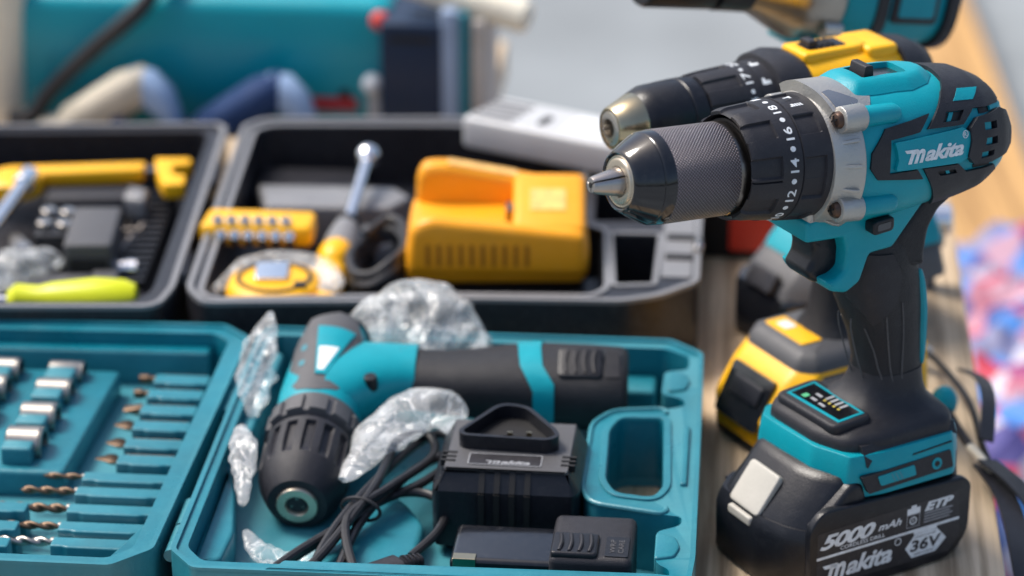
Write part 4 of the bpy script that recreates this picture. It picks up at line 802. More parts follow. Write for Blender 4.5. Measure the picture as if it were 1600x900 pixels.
# ================================================================== things lying in the teal case
from mathutils import noise
def axes(o, f, r):                                   # frame with x=f, y=r (orthogonalised), z=f x r
    f = Vector(f).normalized(); r = Vector(r); r = (r - f * r.dot(f)).normalized(); u = f.cross(r)
    m = Matrix((f, r, u)).transposed().to_4x4(); m.translation = Vector(o); return m
def build_small_drill():
    u0, v0 = -26.9, 168.2
    T = bthing('compact_drill', 'small teal drill with black grip lying on its side in the teal case', 'drill', u0, v0)
    B = axes((0, 0, 5.2), (-0.01, -1, -0.19), (1, 0.05, 0.0))     # x forward to the nose, y towards the handle, z: the side facing up/down
    s_ = -1 if (B @ Vector((0, 0, 1)) - B @ Vector((0, 0, 0))).z < 0 else 1
    R = lambda s, a, b, n=2.3, y=0, k=40: sring((s, y, 0), a, b, n, k, ((0, 1, 0), (0, 0, 1)))
    bo = MB(B).loft([R(5.2, 2.6, 2.5), R(4.8, 2.75, 2.65), R(2.5, 2.85, 2.7), R(0, 2.75, 2.6), R(-3, 2.5, 2.4), R(-5, 2.1, 2.1), R(-5.8, 1.3, 1.3)]).obj('motor_housing', 'teal_plastic', T, sharp=40)
    # neck that sweeps to the grip
    G = axes((0, 0, 0), (1, 0.04, 0), (0, 1, 0))
    RN = lambda x, y, z, a, b, n=2.4: sring((x, y, z), a, b, n, 40, ((0, 1, 0), (0, 0, 1)))
    MB(G).loft([RN(.3, -.4, 5.4, 4.6, 2.3), RN(1.6, -.2, 5.4, 4.3, 2.3), RN(2.8, .3, 5.4, 3.7, 2.2), RN(4.0, .8, 5.4, 3.1, 2.1), RN(5.0, 1.1, 5.4, 2.75, 2.0), RN(6.0, 1.25, 5.4, 2.6, 1.95)]).obj('neck', 'teal_plastic', bo, sharp=60)
    def top(s, y, off):
        r = min(.98, abs(y) / 2.7); return B @ Vector((s, y, s_ * ((2.62 if s > -2 else 2.62 + (s + 2) * .1) * (1 - r ** 2.3) ** (1 / 2.3) + off)))
    drape([[(3.9, -1.3), (4.0, 0), (3.7, 1.3), (2.6, 2.0), (.5, 2.2), (-1.5, 2.5), (-4.5, 1.6), (-5.2, .3), (-4.6, -1.6), (-1.5, -2.3), (1.0, -2.3), (2.8, -2.1)]], top, .1, .1).obj('top_panel', 'grey_plastic', bo, bevel=.05)
    drape([[(2.4, -.3), (2.4, .4), (-2.8, 1.7), (-3.2, -.9)]], top, .22, .1).obj('name_plate', 'teal_plastic', bo, bevel=.06)
    drape([[(2.0, -.22), (2.0, .22), (-.6, .9), (-.6, -.45)]], top, .235, .1).obj('plate_sticker', 'print_white', bo)
    for q in ([(1.0, 1.35), (1.0, 1.75), (.4, 1.95), (.4, 1.5)], [(-1.2, 1.9), (-1.2, 2.2), (-1.8, 2.25), (-1.8, 1.9)], [(1.2, -1.6), (1.2, -1.25), (.6, -1.25), (.6, -1.65)], [(-.6, -1.7), (-.6, -1.35), (-1.2, -1.35), (-1.2, -1.75)]):
        drape([q], top, .13, .05).obj('vent', 'teal_case', bo)
    MB(B).lathe([(-.5, .01), (-.5, .42), (.0, .5), (.5, .5)], 16, Matrix.Translation((1.9, 3.3, s_ * 1.9)) @ Matrix.Rotation(radians(90) * s_, 4, 'Y')).obj('direction_switch', 'black_plastic', bo, bevel=.05)
    MB(B).loft([R(-5.0, 2.2, 2.2), R(-5.1, 2.3, 2.3), R(-6.0, 1.7, 1.7), R(-6.3, .8, .8)]).obj('rear_cap', 'grey_plastic', bo, sharp=50)
    def cf(s, a):
        if 4.6 < s < 6.6: return 2.92 + (.24 if (math.degrees(a) % 30) > 9 and s > 5.1 else 0)
        return 2.55
    MB(B).grid(cf, [4.4, 4.62, 4.7, 5.0, 5.12, 6.5, 6.62, 6.7], 240, cap=True).obj('torque_ring', 'grey_plastic', T, sharp=25)
    def rc(s):
        if s < 7.2: return 2.5
        if s < 9.4: return 2.98
        return 2.98 - (s - 9.4) ** 2 * .105
    def ckf(s, a):
        r = rc(s); d = (math.degrees(a) % 24) - 12
        if 7.6 < s < 10.6 and abs(d) < 7: r -= .30 * min(1, (7 - abs(d)) / 2) * min(1, (10.6 - s) / .5)
        return r
    ck = MB(B).grid(ckf, [6.7, 7.15, 7.22, 7.4, 7.6, 7.7, 8.4, 9.2, 9.8, 10.3, 10.6, 11.1, 11.7, 12.1, 12.4, 12.6], 300, cap=True).obj('chuck_sleeve', 'black_rubber', T, sharp=35)
    MB(B).lathe([(12.3, 1.35), (12.75, 1.36), (12.85, 1.28), (12.85, .78), (12.7, .68), (11.6, .6)], 48, cap=False).obj('nose_ring', 'ring_metal', ck, sharp=40)
    MB(B).lathe([(11.9, .7), (11.91, .01)], 24).obj('chuck_bore', 'dark_recess', ck)
    for k in range(3):
        a = radians(90 + 120 * k); MB(B).box((0, 0, 0), (.9, .34, .3), Matrix.Translation((12.15, .42 * cos(a), .42 * sin(a))) @ Matrix.Rotation(a, 4, 'X')).obj('chuck_jaw', 'steel', ck, bevel=.05)
    # grip along +u
    gs = [(4.9, 1.15, 5.3, 2.5, 1.85), (6.0, 1.0, 5.3, 2.45, 1.85), (8.0, .9, 5.2, 2.6, 1.95), (10.0, 1.0, 5.1, 2.85, 2.15), (12.0, 1.3, 5.0, 3.15, 2.4), (14.0, 1.5, 4.9, 3.4, 2.55), (17.5, 1.4, 4.8, 3.5, 2.6), (19.7, 1.35, 4.75, 3.45, 2.55), (20.05, 1.3, 4.7, 3.3, 2.4), (20.2, 1.3, 4.7, 3.0, 2.1)]
    R2 = lambda x, y, z, a, b, n=2.3: sring((x, y, z), a, b, n, 40, ((0, 1, 0), (0, 0, 1)))
    gr = MB(G).loft([R2(*q) for q in gs]).obj('grip', 'grip_rubber', T, sharp=50)
    def ong(x, t, off):                              # band that steps diagonally round the grip
        k = max(0, min(len(gs) - 2, sum(1 for g_ in gs if g_[0] <= x) - 1)); g0, g1 = gs[k], gs[k + 1]; f_ = (x - g0[0]) / (g1[0] - g0[0]); q = [g0[i] + (g1[i] - g0[i]) * f_ for i in range(5)]
        an = t; c_, s2 = cos(an), sin(an); return G @ Vector((x, q[1] + (q[3] + off) * math.copysign(abs(c_) ** (2 / 2.3), c_), q[2] + (q[4] + off) * math.copysign(abs(s2) ** (2 / 2.3), s2)))
    drape([[(12.9, .0), (14.6, .0), (14.3, 1.5), (14.5, 2.1), (15.3, 2.6), (15.3, 4.2), (13.9, 4.2), (13.9, 2.8), (13.0, 2.1), (12.7, 1.2)]], ong, .1, .1, g=.2).obj('grip_band', 'teal_plastic', gr, bevel=.04)
    LG = G @ Matrix.Translation((17.2, .0, 7.12)) @ Matrix.Rotation(radians(24), 4, 'X')
    MB(LG).prism(rrect(-.2, 0, 3.0, 2.6, .4), -.6, .30, 'z', rnd=.15).obj('latch_pad', 'black_plastic', gr)
    for k in range(4): MB(LG).tube([(-1.1 + k * .62, -.95, .3), (-1.22 + k * .62, 0, .36), (-1.1 + k * .62, .95, .3)], .13, 8).obj('latch_rib', 'black_rubber', gr)
    MB(LG).prism(rrect(1.95, 0, .9, 2.4, .1), -.4, .16, 'z').obj('rating_plate', 'black_plastic', gr, bevel=.03)
    return T
build_small_drill()
def build_charger():
    T = bthing('battery_charger', 'black battery charger with a keyhole shaped socket, in the teal case', 'charger', -13.5, 157.3, 1.5, rot=-1)
    b = rounded([(-4.4, -4.0), (4.2, -4.0), (4.6, -3.2), (4.6, 3.6), (4.2, 4.2), (-4.2, 4.2), (-4.7, 3.6), (-4.7, -3.2)], .3)
    bo = MB().loft([lay(b, 0, .3), lay(b, .2, .05), lay(b, 3.3, 0), lay(b, 4.0, .05), [(p[0], p[1], 5.2 + .02 * p[1]) for p in offset_poly(b, -.75)]]).obj('housing', 'black_plastic', T, bevel=.12, sharp=25, bang=18)
    tp = offset_poly(b, -.82)
    MB().prism(tp, 5.05, 5.32, 'z').obj('top_plate', 'grey_plastic', T, bevel=.1)
    K = rounded([(-2.4, .0), (-2.2, -.35), (1.9, -.5), (2.3, -.1), (2.1, .5), (.5, 3.1), (-.5, 3.3), (-.9, 3.0)], .5, 5)
    K = [(p[0] * 1.25 - .1, p[1] * 1.15) for p in K]
    MB().holed(offset_poly(K, .28), [K], 5.1, 6.3).obj('socket_rim', 'black_plastic', T, bevel=.1, seg=3)
    MB().prism(K, 5.3, 5.42, 'z').obj('socket_well', 'dark_recess', T)
    for x, y in ((-.2, .9), (1.0, 1.0)): MB().box((x, y, 5.6), (.34, .12, .5)).obj('contact', 'brassy_steel', T)
    MB().prism(rrect(-.2, -2.0, 4.6, 1.5, .15), 5.3, 5.36, 'z').obj('label', 'label_black', T)
    drape(logo(-1.4, 1.4, -2.6, -2.1), lambda x, y, o: Vector((x, y, 5.37 + o)), .01, 0, g=0).obj('label_text', 'print_dim', T, recalc=False)
    drape([rrect(-.2, -2.0, 4.6, 1.5, .15), offset_poly(rrect(-.2, -2.0, 4.6, 1.5, .15), -.06)], lambda x, y, o: Vector((x, y, 5.37 + o)), .01, 0, g=0).obj('label_border', 'print_dim', T)
    for k in range(4):
        x = -1.5 + k * .95
        MB().box((x, -4.0, 2.6), (.36, .24, 2.7)).obj('front_slot', 'dark_recess', T)  # dark bar on the face; its colour stands for shade in an open slot
        MB(Matrix.Translation((x, -3.60, 4.62)) @ Matrix.Rotation(radians(56), 4, 'X')).box((0, 0, 0), (.36, 1.45, .10)).obj('front_slot', 'dark_recess', T)
    for side in (1, -1):
        for k in range(3): MB().box((side * 3.75, -1.2 - k * .55, 5.15), (.9, .2, .45)).obj('side_slot', 'dark_recess', T)
    return T
build_charger()
def build_stick_battery():
    T = bthing('spare_battery', 'black stick battery with ribbed end at the front edge of the teal case', 'battery', -10.8, 148.6, 1.1, rot=-1)
    MB().prism(rrect(-2.0, 0, 7.0, 4.6, .4), 0, 3.6, 'z', rnd=.35).obj('pack', 'gloss_black', T, sharp=50)
    MB().prism(rrect(3.0, -.1, 5.0, 5.6, .5), 0, 4.4, 'z', rnd=.45).obj('end_cap', 'black_rubber', T, sharp=50)
    MB().prism(rrect(2.0, -1.4, 2.8, 2.6, .3), 4.0, 4.65, 'z', rnd=.15).obj('latch', 'black_plastic', T)
    for k in range(4): MB().tube([(1.1 + k * .6, -2.4, 4.62), (1.2 + k * .6, -1.6, 4.74), (1.1 + k * .6, -.5, 4.66)], .12, 8).obj('latch_rib', 'black_rubber', T)
    MB().prism(rrect(4.5, -1.3, 1.4, 2.4, .15), 4.2, 4.45, 'z').obj('stamp_plate', 'black_plastic', T, bevel=.04)
    for i, t in enumerate(('WRP', 'CARE')): drape(fit(glyphs(t, 1), -.8, .8, -.16, .16), lambda x, y, o, i=i: Vector((4.25 + i * .5 - y, -1.3 + x, 4.46 + o)), .01, 0, g=0).obj('stamp_text', 'grey_plastic', T, recalc=False)
    MB().box((-4.6, -2.0, 3.35), (1.4, .75, .7)).obj('contact', 'brassy_steel', T, bevel=.05)
    return T
build_stick_battery()
# power cable bundle
u0, v0 = -21, 154
T = bthing('power_cable', 'black power cable folded in tied loops beside the charger in the teal case', 'cable', u0, v0)
def C(u, v, z): return (u - u0, v - v0, z)
loops = [C(-19.0, 149.5, 3.0), C(-17.6, 152.2, 3.4), C(-17.5, 155.0, 3.6), C(-19.2, 156.6, 3.6), C(-21.4, 155.4, 3.8), C(-22.6, 152.0, 3.6), C(-23.0, 148.5, 3.4), C(-23.4, 145.6, 3.2), C(-24.6, 145.3, 3.2), C(-24.4, 149.0, 3.6), C(-23.0, 154.0, 4.2),
         C(-20.8, 160.5, 4.2), C(-19.0, 163.6, 4.2), C(-17.4, 162.2, 4.2), C(-19.9, 158.6, 4.1), C(-22.2, 153.6, 3.9), C(-26.0, 148.8, 3.3), C(-27.6, 145.8, 3.0), C(-26.6, 144.9, 3.0), C(-24.6, 147.6, 3.5), C(-22.2, 154.2, 4.6),
         C(-21.6, 158.6, 4.7), C(-21.2, 161.6, 4.8), C(-19.4, 162.6, 4.6), C(-18.9, 160.2, 4.3), C(-21.0, 155.6, 4.5), C(-23.2, 151.6, 4.3), C(-22.2, 147.0, 3.4), C(-21.2, 145.4, 3.0), C(-20.4, 144.9, 3.0)]
MB().tube(loops, .30, 10, smooth=8).obj('cord', 'cable_rubber', T)
l2 = [C(-17.4, 161.4, 3.7), C(-19.2, 157.4, 3.9), C(-21.8, 155.0, 3.6), C(-24.0, 151.4, 3.4), C(-27.0, 147.6, 2.8), C(-28.0, 145.2, 2.6)]
MB().tube(l2, .30, 10, smooth=8).obj('cord', 'cable_rubber', T)
tie = [(-22.6 - u0 + 1.25 * cos(a), 153.4 - v0 - .4 * cos(a), 4.0 + .75 * sin(a)) for a in [2 * pi * k / 12 for k in range(12)]]
MB().tube(tie, .12, 6, closed=True, smooth=3).obj('cable_tie', 'cable_rubber', T)
PX = Matrix.Translation((-19.6 - u0, 148.2 - v0, 2.9)) @ Matrix.Rotation(radians(-140), 4, 'Z')
pg = MB(PX).loft([sring((s, 0, 0), a, b, 3, 16, ((0, 1, 0), (0, 0, 1))) for s, a, b in ((-1.6, .38, .38), (-.2, .62, .55), (0, .95, .7), (1.9, .95, .7), (2.0, .8, .6))]).obj('plug', 'black_rubber', T, sharp=35)
for k in range(4): MB(PX).lathe([(-1.5 + k * .32, .5 + k * .06), (-1.36 + k * .32, .52 + k * .06)], 16).obj('strain_rib', 'black_rubber', pg)
# crumpled clear bags
def plastic(name, lo, hi):
    m = bpy.data.materials.new(name); m.use_nodes = True; MATS[name] = m; t = m.node_tree; N = t.nodes; L = t.links; b = N['Principled BSDF']; out = N['Material Output']
    b.inputs['Base Color'].default_value = (.86, .88, .88, 1); b.inputs['Roughness'].default_value = .16; b.inputs['Specular IOR Level'].default_value = .9; b.inputs['Transmission Weight'].default_value = .15
    tc = N.new('ShaderNodeTexCoord'); n = N.new('ShaderNodeTexNoise'); n.inputs['Scale'].default_value = 30; n.inputs['Detail'].default_value = 3; n.inputs['Distortion'].default_value = 1.2; L.new(tc.outputs['Object'], n.inputs['Vector'])
    vo = N.new('ShaderNodeTexVoronoi'); vo.feature = 'DISTANCE_TO_EDGE'; vo.inputs['Scale'].default_value = 38
    ad = N.new('ShaderNodeMixRGB'); ad.inputs[0].default_value = .05; L.new(tc.outputs['Object'], ad.inputs[1]); L.new(n.outputs['Color'], ad.inputs[2]); L.new(ad.outputs[0], vo.inputs['Vector'])
    cr = N.new('ShaderNodeMapRange'); cr.inputs[1].default_value = 0; cr.inputs[2].default_value = .05; cr.inputs[3].default_value = .35; cr.inputs[4].default_value = 0; L.new(vo.outputs[0], cr.inputs[0])
    lw = N.new('ShaderNodeLayerWeight'); lw.inputs[0].default_value = .35
    mr = N.new('ShaderNodeMapRange'); mr.inputs[1].default_value = .3; mr.inputs[2].default_value = .7; mr.inputs[3].default_value = lo; mr.inputs[4].default_value = hi; L.new(n.outputs[0], mr.inputs[0])
    a1 = N.new('ShaderNodeMath'); a1.operation = 'ADD'; L.new(mr.outputs[0], a1.inputs[0]); L.new(cr.outputs[0], a1.inputs[1])
    a2 = N.new('ShaderNodeMath'); a2.operation = 'MULTIPLY_ADD'; a2.use_clamp = True; L.new(lw.outputs['Facing'], a2.inputs[0]); a2.inputs[1].default_value = .45; L.new(a1.outputs[0], a2.inputs[2])
    bp = N.new('ShaderNodeBump'); bp.inputs['Strength'].default_value = .8; bp.inputs['Distance'].default_value = .004; L.new(vo.outputs[0], bp.inputs['Height']); L.new(bp.outputs[0], b.inputs['Normal'])
    tr = N.new('ShaderNodeBsdfTransparent'); tr.inputs[0].default_value = (.97, .98, .98, 1); mx = N.new('ShaderNodeMixShader'); L.new(a2.outputs[0], mx.inputs[0]); L.new(tr.outputs[0], mx.inputs[1]); L.new(b.outputs[0], mx.inputs[2]); L.new(mx.outputs[0], out.inputs[0])
plastic('clear_bag', .02, .36); plastic('thin_bag', .01, .24)
def crumple(path, rads, seed, name, label, m='clear_bag', amp=.55, fr=.26, nseg=40, flat=.5):
    P = catmull([Vector(p) for p in path], nseg // (len(path) - 1) + 1); c = P[len(P) // 2]
    T = tag(None, '', '') if False else None
    mb = MB(); rings = []; K = 56
    for i, p in enumerate(P):
        t = i / (len(P) - 1); x = t * (len(rads) - 1); k = min(int(x), len(rads) - 2); r = rads[k] + (rads[k + 1] - rads[k]) * (x - k)
        tg = (P[min(i + 1, len(P) - 1)] - P[max(i - 1, 0)]).normalized(); a = tg.cross(Vector((0, 0, 1)));
        a = a.normalized() if a.length > .1 else Vector((1, 0, 0)); b = tg.cross(a)
        rg = []; jl = 1 + .35 * noise.noise(Vector((t * 9 + seed, 1, 2))); jr = 1 + .35 * noise.noise(Vector((t * 9 + seed, 7, 5)))
        for j in range(K):
            an = 2 * pi * j / K; ca, sa = cos(an), sin(an); wd = (jl if ca > 0 else jr) * ca * r
            hh = flat * r * math.copysign(abs(sa) ** 1.4, sa)
            q = p + a * wd + b * hh; vq = Vector(q) * fr * 1.15 + Vector((seed, 0, seed)); F = noise.voronoi(vq)[0]; F2 = noise.voronoi(vq * 2.1 + Vector((3, 1, 2)))[0]
            dsp = amp * r * (1.0 * (F[1] - F[0]) + .22 * (F2[1] - F2[0]) - .4) * (abs(sa) ** .5)
            rg.append(q + b * dsp * (1 if sa > 0 else -.4) + a * (.18 * r * noise.noise(vq * 2.0)) - c)
        rings.append(rg)
    mb.loft(rings); o = mb.obj(name, m, None, sharp=28)
    o.location = Vector(W(c.x, c.y, c.z)) * S; o.rotation_euler = (0, 0, BR); tag(o, label, 'plastic bag'); return o
crumple([(-31.3, 164.8, 4.4), (-31.5, 166.8, 6.0), (-31.3, 168.5, 7.8), (-31.0, 171.0, 9.2)], [.4, 1.3, 1.2, .15], 3, 'plastic_bag', 'thin twisted clear plastic bag standing up left of the small drill', 'thin_bag', flat=.6)
crumple([(-31.3, 160.6, 5.8), (-30.9, 158.6, 5.4), (-30.5, 156.4, 4.6), (-30.2, 154.0, 3.6)], [.3, 1.0, .75, .2], 8, 'plastic_bag', 'narrow twist of clear plastic film left of the chuck of the small drill', 'thin_bag', flat=.6)
crumple([(-29.8, 152.6, 2.6), (-28.6, 151.2, 2.0), (-26.6, 150.6, 1.6), (-24.6, 151.8, 1.8)], [.2, .9, 1.0, .2], 51, 'plastic_bag', 'flap of clear plastic film under the chuck nose of the small drill', 'thin_bag', flat=.5)
crumple([(-26.0, 175.4, 6.0), (-23.8, 175.6, 6.8), (-21.3, 175.4, 7.4), (-19.0, 174.6, 6.4), (-16.6, 173.9, 5.6)], [1.2, 2.6, 3.1, 2.8, 1.0], 15, 'plastic_bag', 'big crumpled clear plastic bag heaped behind the grip of the small drill', 'clear_bag', flat=.8, amp=.6)
crumple([(-24.2, 156.8, 4.2), (-22.6, 160.0, 5.2), (-20.6, 163.0, 5.8), (-18.8, 163.6, 6.0), (-17.4, 161.8, 5.2)], [.4, 1.6, 2.4, 2.0, .5], 22, 'plastic_bag', 'milky plastic bag lying between the small drill, the cable and the charger', 'clear_bag', flat=.6, amp=.5)

# ================================================================== black case behind
KR = radians(4.5); KU, KV = -38.2, 178.6
def K2(u, v): du, dv = u - KU, v - KV; return (du * cos(KR) + dv * sin(KR), -du * sin(KR) + dv * cos(KR))
BC = bthing('tool_case', 'open black plastic tool case full of hand tools, behind the teal one', 'tool case', KU, KV, 0, 4.5)
def KP(pts, r=.4, k=3): return rounded([K2(*p) for p in pts], r, k)
mat('case_rim', (0.20, 0.20, 0.205), 0.32, bump=.2, dust=.3, dustcol=(.25, .25, .25))  # sky sheen on the black case's rims put into colour; also plain grey parts
OB = [(-37.3, 178.5), (-26, 179.7), (-20, 180.7), (-7.8, 181.3), (-5.2, 182.4), (-2.4, 185.2), (-2.6, 215), (-4.5, 217.4), (-24, 217.0), (-39.0, 215.6), (-40.5, 213.8), (-38.9, 181)]
IB = [(-36.7, 179.9), (-20.2, 182.1), (-10.0, 182.7), (-9.2, 184.0), (-9.8, 194.5), (-12.0, 195.6), (-12.2, 206), (-10.6, 207.6), (-4.0, 208.0), (-4.0, 215.2), (-24, 215.5), (-38.2, 214.3), (-39.2, 213.0), (-37.6, 181)]
HB = [(-8.3, 184.6), (-5.8, 185.0), (-5.7, 194.0), (-9.0, 193.8)]
HB2 = [(-10.6, 196.4), (-6.2, 196.8), (-6.2, 204.5), (-10.9, 204.5)]
kt = MB().holed(KP(OB, .8, 4), [KP(IB, .6), KP(HB, .3), KP(HB2, .3)], .8, 6.0).obj('tray', 'grey_shell', BC, bevel=.15, seg=3)
MB().prism(offset_poly(KP(OB), -.3), .05, 1.2, 'z').obj('tray_floor', 'black_plastic', kt)
MB().holed(KP(OB, .8, 4), [offset_poly(KP(OB, .8, 4), -.45)], 5.95, 6.3).obj('rim_lip', 'case_rim', kt, bevel=.1)
MB().holed(offset_poly(KP(IB, .6), .5), [offset_poly(KP(IB, .6), .05)], 5.95, 6.15).obj('inner_lip', 'case_rim', kt, bevel=.08)
MB().holed(offset_poly(KP(HB, .3), .45), [offset_poly(KP(HB, .3), .05)], 5.95, 6.15).obj('handle_lip', 'case_rim', kt, bevel=.08)
MB().prism(KP([(-5.2, 186.2), (-3.0, 186.2), (-3.0, 207), (-5.4, 207)], .3), 5.95, 6.12, 'z').obj('handle_face', 'case_rim', kt, bevel=.05)
MB().prism(KP([(-5.0, 189.3), (-2.9, 189.3), (-2.9, 190.2), (-5.0, 190.2)], .1), 6.05, 6.25, 'z').obj('latch_gap', 'dark_recess', kt)
MB().prism(KP([(-5.0, 193.0), (-2.9, 193.0), (-2.9, 193.9), (-5.0, 193.9)], .1), 6.05, 6.25, 'z').obj('latch_gap', 'dark_recess', kt)
MB().tube([K2(-2.7, 190.6) + (6.2,), K2(-2.6, 191.6) + (6.4,), K2(-2.7, 192.7) + (6.2,)], .35, 8).obj('latch_pin', 'steel', kt)
# lid
OL = [(-70, 175.0), (-41.0, 177.5), (-40.1, 178.3), (-39.7, 181), (-41.6, 213.0), (-42.4, 214.2), (-70, 211.2)]
IL = [(-69, 176.4), (-42.2, 178.8), (-41.3, 181), (-43.0, 211.8), (-43.8, 212.7), (-69, 209.8)]
kl = MB().holed(KP(OL, .9, 4), [KP(IL, .7, 4)], .8, 6.0).obj('lid', 'grey_shell', BC, bevel=.15, seg=3)
MB().prism(offset_poly(KP(OL), -.3), .05, 1.6, 'z').obj('lid_floor', 'black_plastic', kl)
MB().holed(KP(OL, .9, 4), [offset_poly(KP(OL, .9, 4), -.45)], 5.95, 6.3).obj('rim_lip', 'case_rim', kl, bevel=.1)
for v_ in (187, 205):
    MB().lathe([(-2.2, .5), (2.2, .5)], 16, Matrix.Translation(K2(-39.9 - (v_ - 181) * .06, v_) + (5.2,)) @ Matrix.Rotation(pi / 2, 4, 'Z')).obj('hinge', 'case_rim', kl)
# molded insert with finger-wide ribs for bits
MB().prism(KP([(-69, 181.5), (-43.3, 183.6), (-44.6, 206.5), (-69, 205)], .3), 1.5, 2.6, 'z', rnd=.2).obj('insert', 'grey_shell', kl, sharp=50)
for k in range(15):
    v_ = 188.6 + k * 1.2; a = K2(-46.4 - k * .05, v_); b = K2(-43.6 - k * .06, v_)
    MB().box(((a[0] + b[0]) / 2, (a[1] + b[1]) / 2, 2.95), (b[0] - a[0], .55, .8)).obj('bit_clip', 'black_plastic', kl, bevel=.1)
MB().prism(KP([(-36.5, 200.6), (-26.8, 201.0), (-25.4, 203.6), (-27.0, 205.6), (-37.8, 205.2)], .3), 1.2, 4.6, 'z', rnd=.3).obj('insert_bar', 'case_rim', kt, sharp=50)
MB().prism(KP([(-29.5, 192.8), (-25.6, 193.8), (-25.2, 196.4), (-28.4, 198.0)], .3), 1.2, 4.6, 'z', rnd=.3).obj('insert_block', 'case_rim', kt, sharp=50)
MB().prism(KP([(-38.6, 207), (-31, 207), (-30.5, 213), (-38.8, 213)], .3), 1.2, 3.0, 'z', rnd=.3).obj('insert_block', 'grey_shell', kt, sharp=50)
# --- yellow charger
mat('pale_orange', (.86, .50, .14), .4, var=.25, vscale=160)
T = bthing('yellow_charger', 'chunky orange-yellow battery charger with vent slits resting in the black case', 'charger', -17.2, 190.6, 4.6, 4)
b = rounded([(-6.9, -3.6), (6.2, -3.3), (6.6, -2.2), (6.4, 4.6), (5.4, 5.6), (-6.2, 5.6), (-6.9, 4.6)], .9, 5)
ch = MB().loft([lay(b, 0, .4), lay(b, .5, .05), lay(b, 2.4, .05), lay(b, 3.4, .3), lay(b, 3.6, .6)]).obj('housing', 'orange_plastic', T, sharp=50)
MB().prism(rounded([(-6.5, 2.0), (6.1, 2.0), (5.9, 4.1), (4.6, 5.0), (-4.2, 6.6), (-5.8, 6.5), (-6.3, 5.6)], .7, 4), 3.5, 5.5, 'y', rnd=.7, steps=4).obj('rear_ridge', 'orange_plastic', ch, sharp=60)
MB().prism(rounded([(-3.4, 2.0), (5.2, 2.0), (5.35, 4.7), (4.0, 5.9), (-2.8, 4.3)], .6, 4), .9, 6.3, 'x', Matrix(((1, 0, 0, 0), (0, 1, 0, 0), (0, 0, 1, 0), (0, 0, 0, 1))), rnd=.6, steps=4).obj('right_deck', 'orange_plastic', ch, sharp=60)
MB().prism(rounded([(-6.85, .7), (6.3, .7), (6.2, 3.9), (5.4, 4.2), (-3.4, 5.0), (-5.2, 5.2), (-6.5, 4.5)], .8, 5), -3.75, -2.2, 'y', rnd=.7, steps=4).obj('front_ridge', 'orange_plastic', ch, sharp=60)
drape([[(-4.0, 3.9), (1.2, 3.9), (1.2, 5.0), (-4.0, 5.0)]], lambda x, y, o: Vector((x, y, 6.62 - (x + 4.2) * .182 + o)), .03, .1, g=0).obj('rating_label', 'pale_orange', ch)
drape([[(2.2, -.8), (4.8, -.8), (4.8, 1.8), (2.2, 1.8)]], lambda x, y, o: Vector((x, y, 4.68 + (y + 1.4) * .235 + o)), .03, .1, g=0).obj('front_label', 'pale_orange', ch)
MB().box((.7, .4, 4.2), (.6, 1.6, .9)).obj('contact_block', 'dark_steel', ch, bevel=.08)
for k in range(10): MB().prism(rrect(-5.2 + k * .8, 2.4, .36, 1.7, .15), -3.79, -3.5, 'y').obj('vent_slit', 'dark_orange' if False else 'orange_plastic', ch)
mat('slit_shade_orange', (0.45, 0.16, 0.004), .6)  # darkened orange: shade of the vent slits painted onto flat bars
for o in [q for q in bpy.data.objects if q.name.startswith('vent_slit')]: o.data.materials[0] = MATS['slit_shade_orange']
T = bthing('flat_box', 'flat black plastic box under the orange-yellow charger', 'box', -15.3, 186.4, 1.25, 6)
MB().prism(rounded([(-6.5, -3.2), (5.2, -2.6), (6.3, -.6), (6.0, 3.2), (-6.4, 3.2)], .3), 0, 2.9, 'z', rnd=.25).obj('shell', 'black_plastic', T, sharp=50)
MB().box((0, 0, 1.5), (11.6, 6.9, .12)).obj('seam', 'dark_recess', T) if False else None
# --- pale vented adaptor across the far corner
T = bthing('power_adapter', 'pale grey slotted plastic bar propped across the far side of the black case', 'adapter', -13.8, 209.8, 6.3, -24)
ad = MB().prism(rounded([(-7.8, -3.0), (9, -3.0), (9, 2.6), (-7.2, 2.8)], .6), 0, 2.6, 'z', rnd=.35).obj('housing', 'pale_shell' if 'pale_shell' in MATS else mat('pale_shell', (0.50, 0.51, 0.52), .35, dust=.1), T, sharp=50)
for k in range(5): MB().box((-5.4, -2.2 + k * .95, 2.6), (3.6, .42, .12)).obj('vent_slot', 'grey_plastic', ad)
MB().prism(rrect(-1.4, -.6, .7, 2.0, .3), 2.5, 2.68, 'z').obj('slot', 'dark_recess', ad)
MB().prism(rrect(3.8, -.2, 6.4, 3.8, .2), 2.58, 2.64, 'z').obj('rating_label', 'print_white', ad)
# --- socket strip
T = bthing('socket_rail', 'yellow plastic rail holding two rows of small shiny sockets', 'socket set', -35.4, 192.9, 5.2, 2)
sr = MB().prism(rounded([(-4.5, -1.8), (4.0, -1.8), (4.0, 1.5), (-4.2, 1.8)], .6), 0, 1.7, 'z', rnd=.4).obj('rail', 'yellow_plastic', T, sharp=50)
for r_ in range(2):
    for k in range(6):
        MB().lathe([(0, .38), (.8, .42), (1.0, .40), (1.05, .34), (.5, .30), (.5, .01)], 20, Matrix.Translation((-3.1 + k * 1.02 + r_ * .35, -.75 - r_ * 1.05, 1.25 - r_ * .75)) @ Matrix.Rotation(radians(40), 4, 'X') @ Matrix.Rotation(-pi / 2, 4, 'Y')).obj('socket', 'chrome', T, sharp=35)
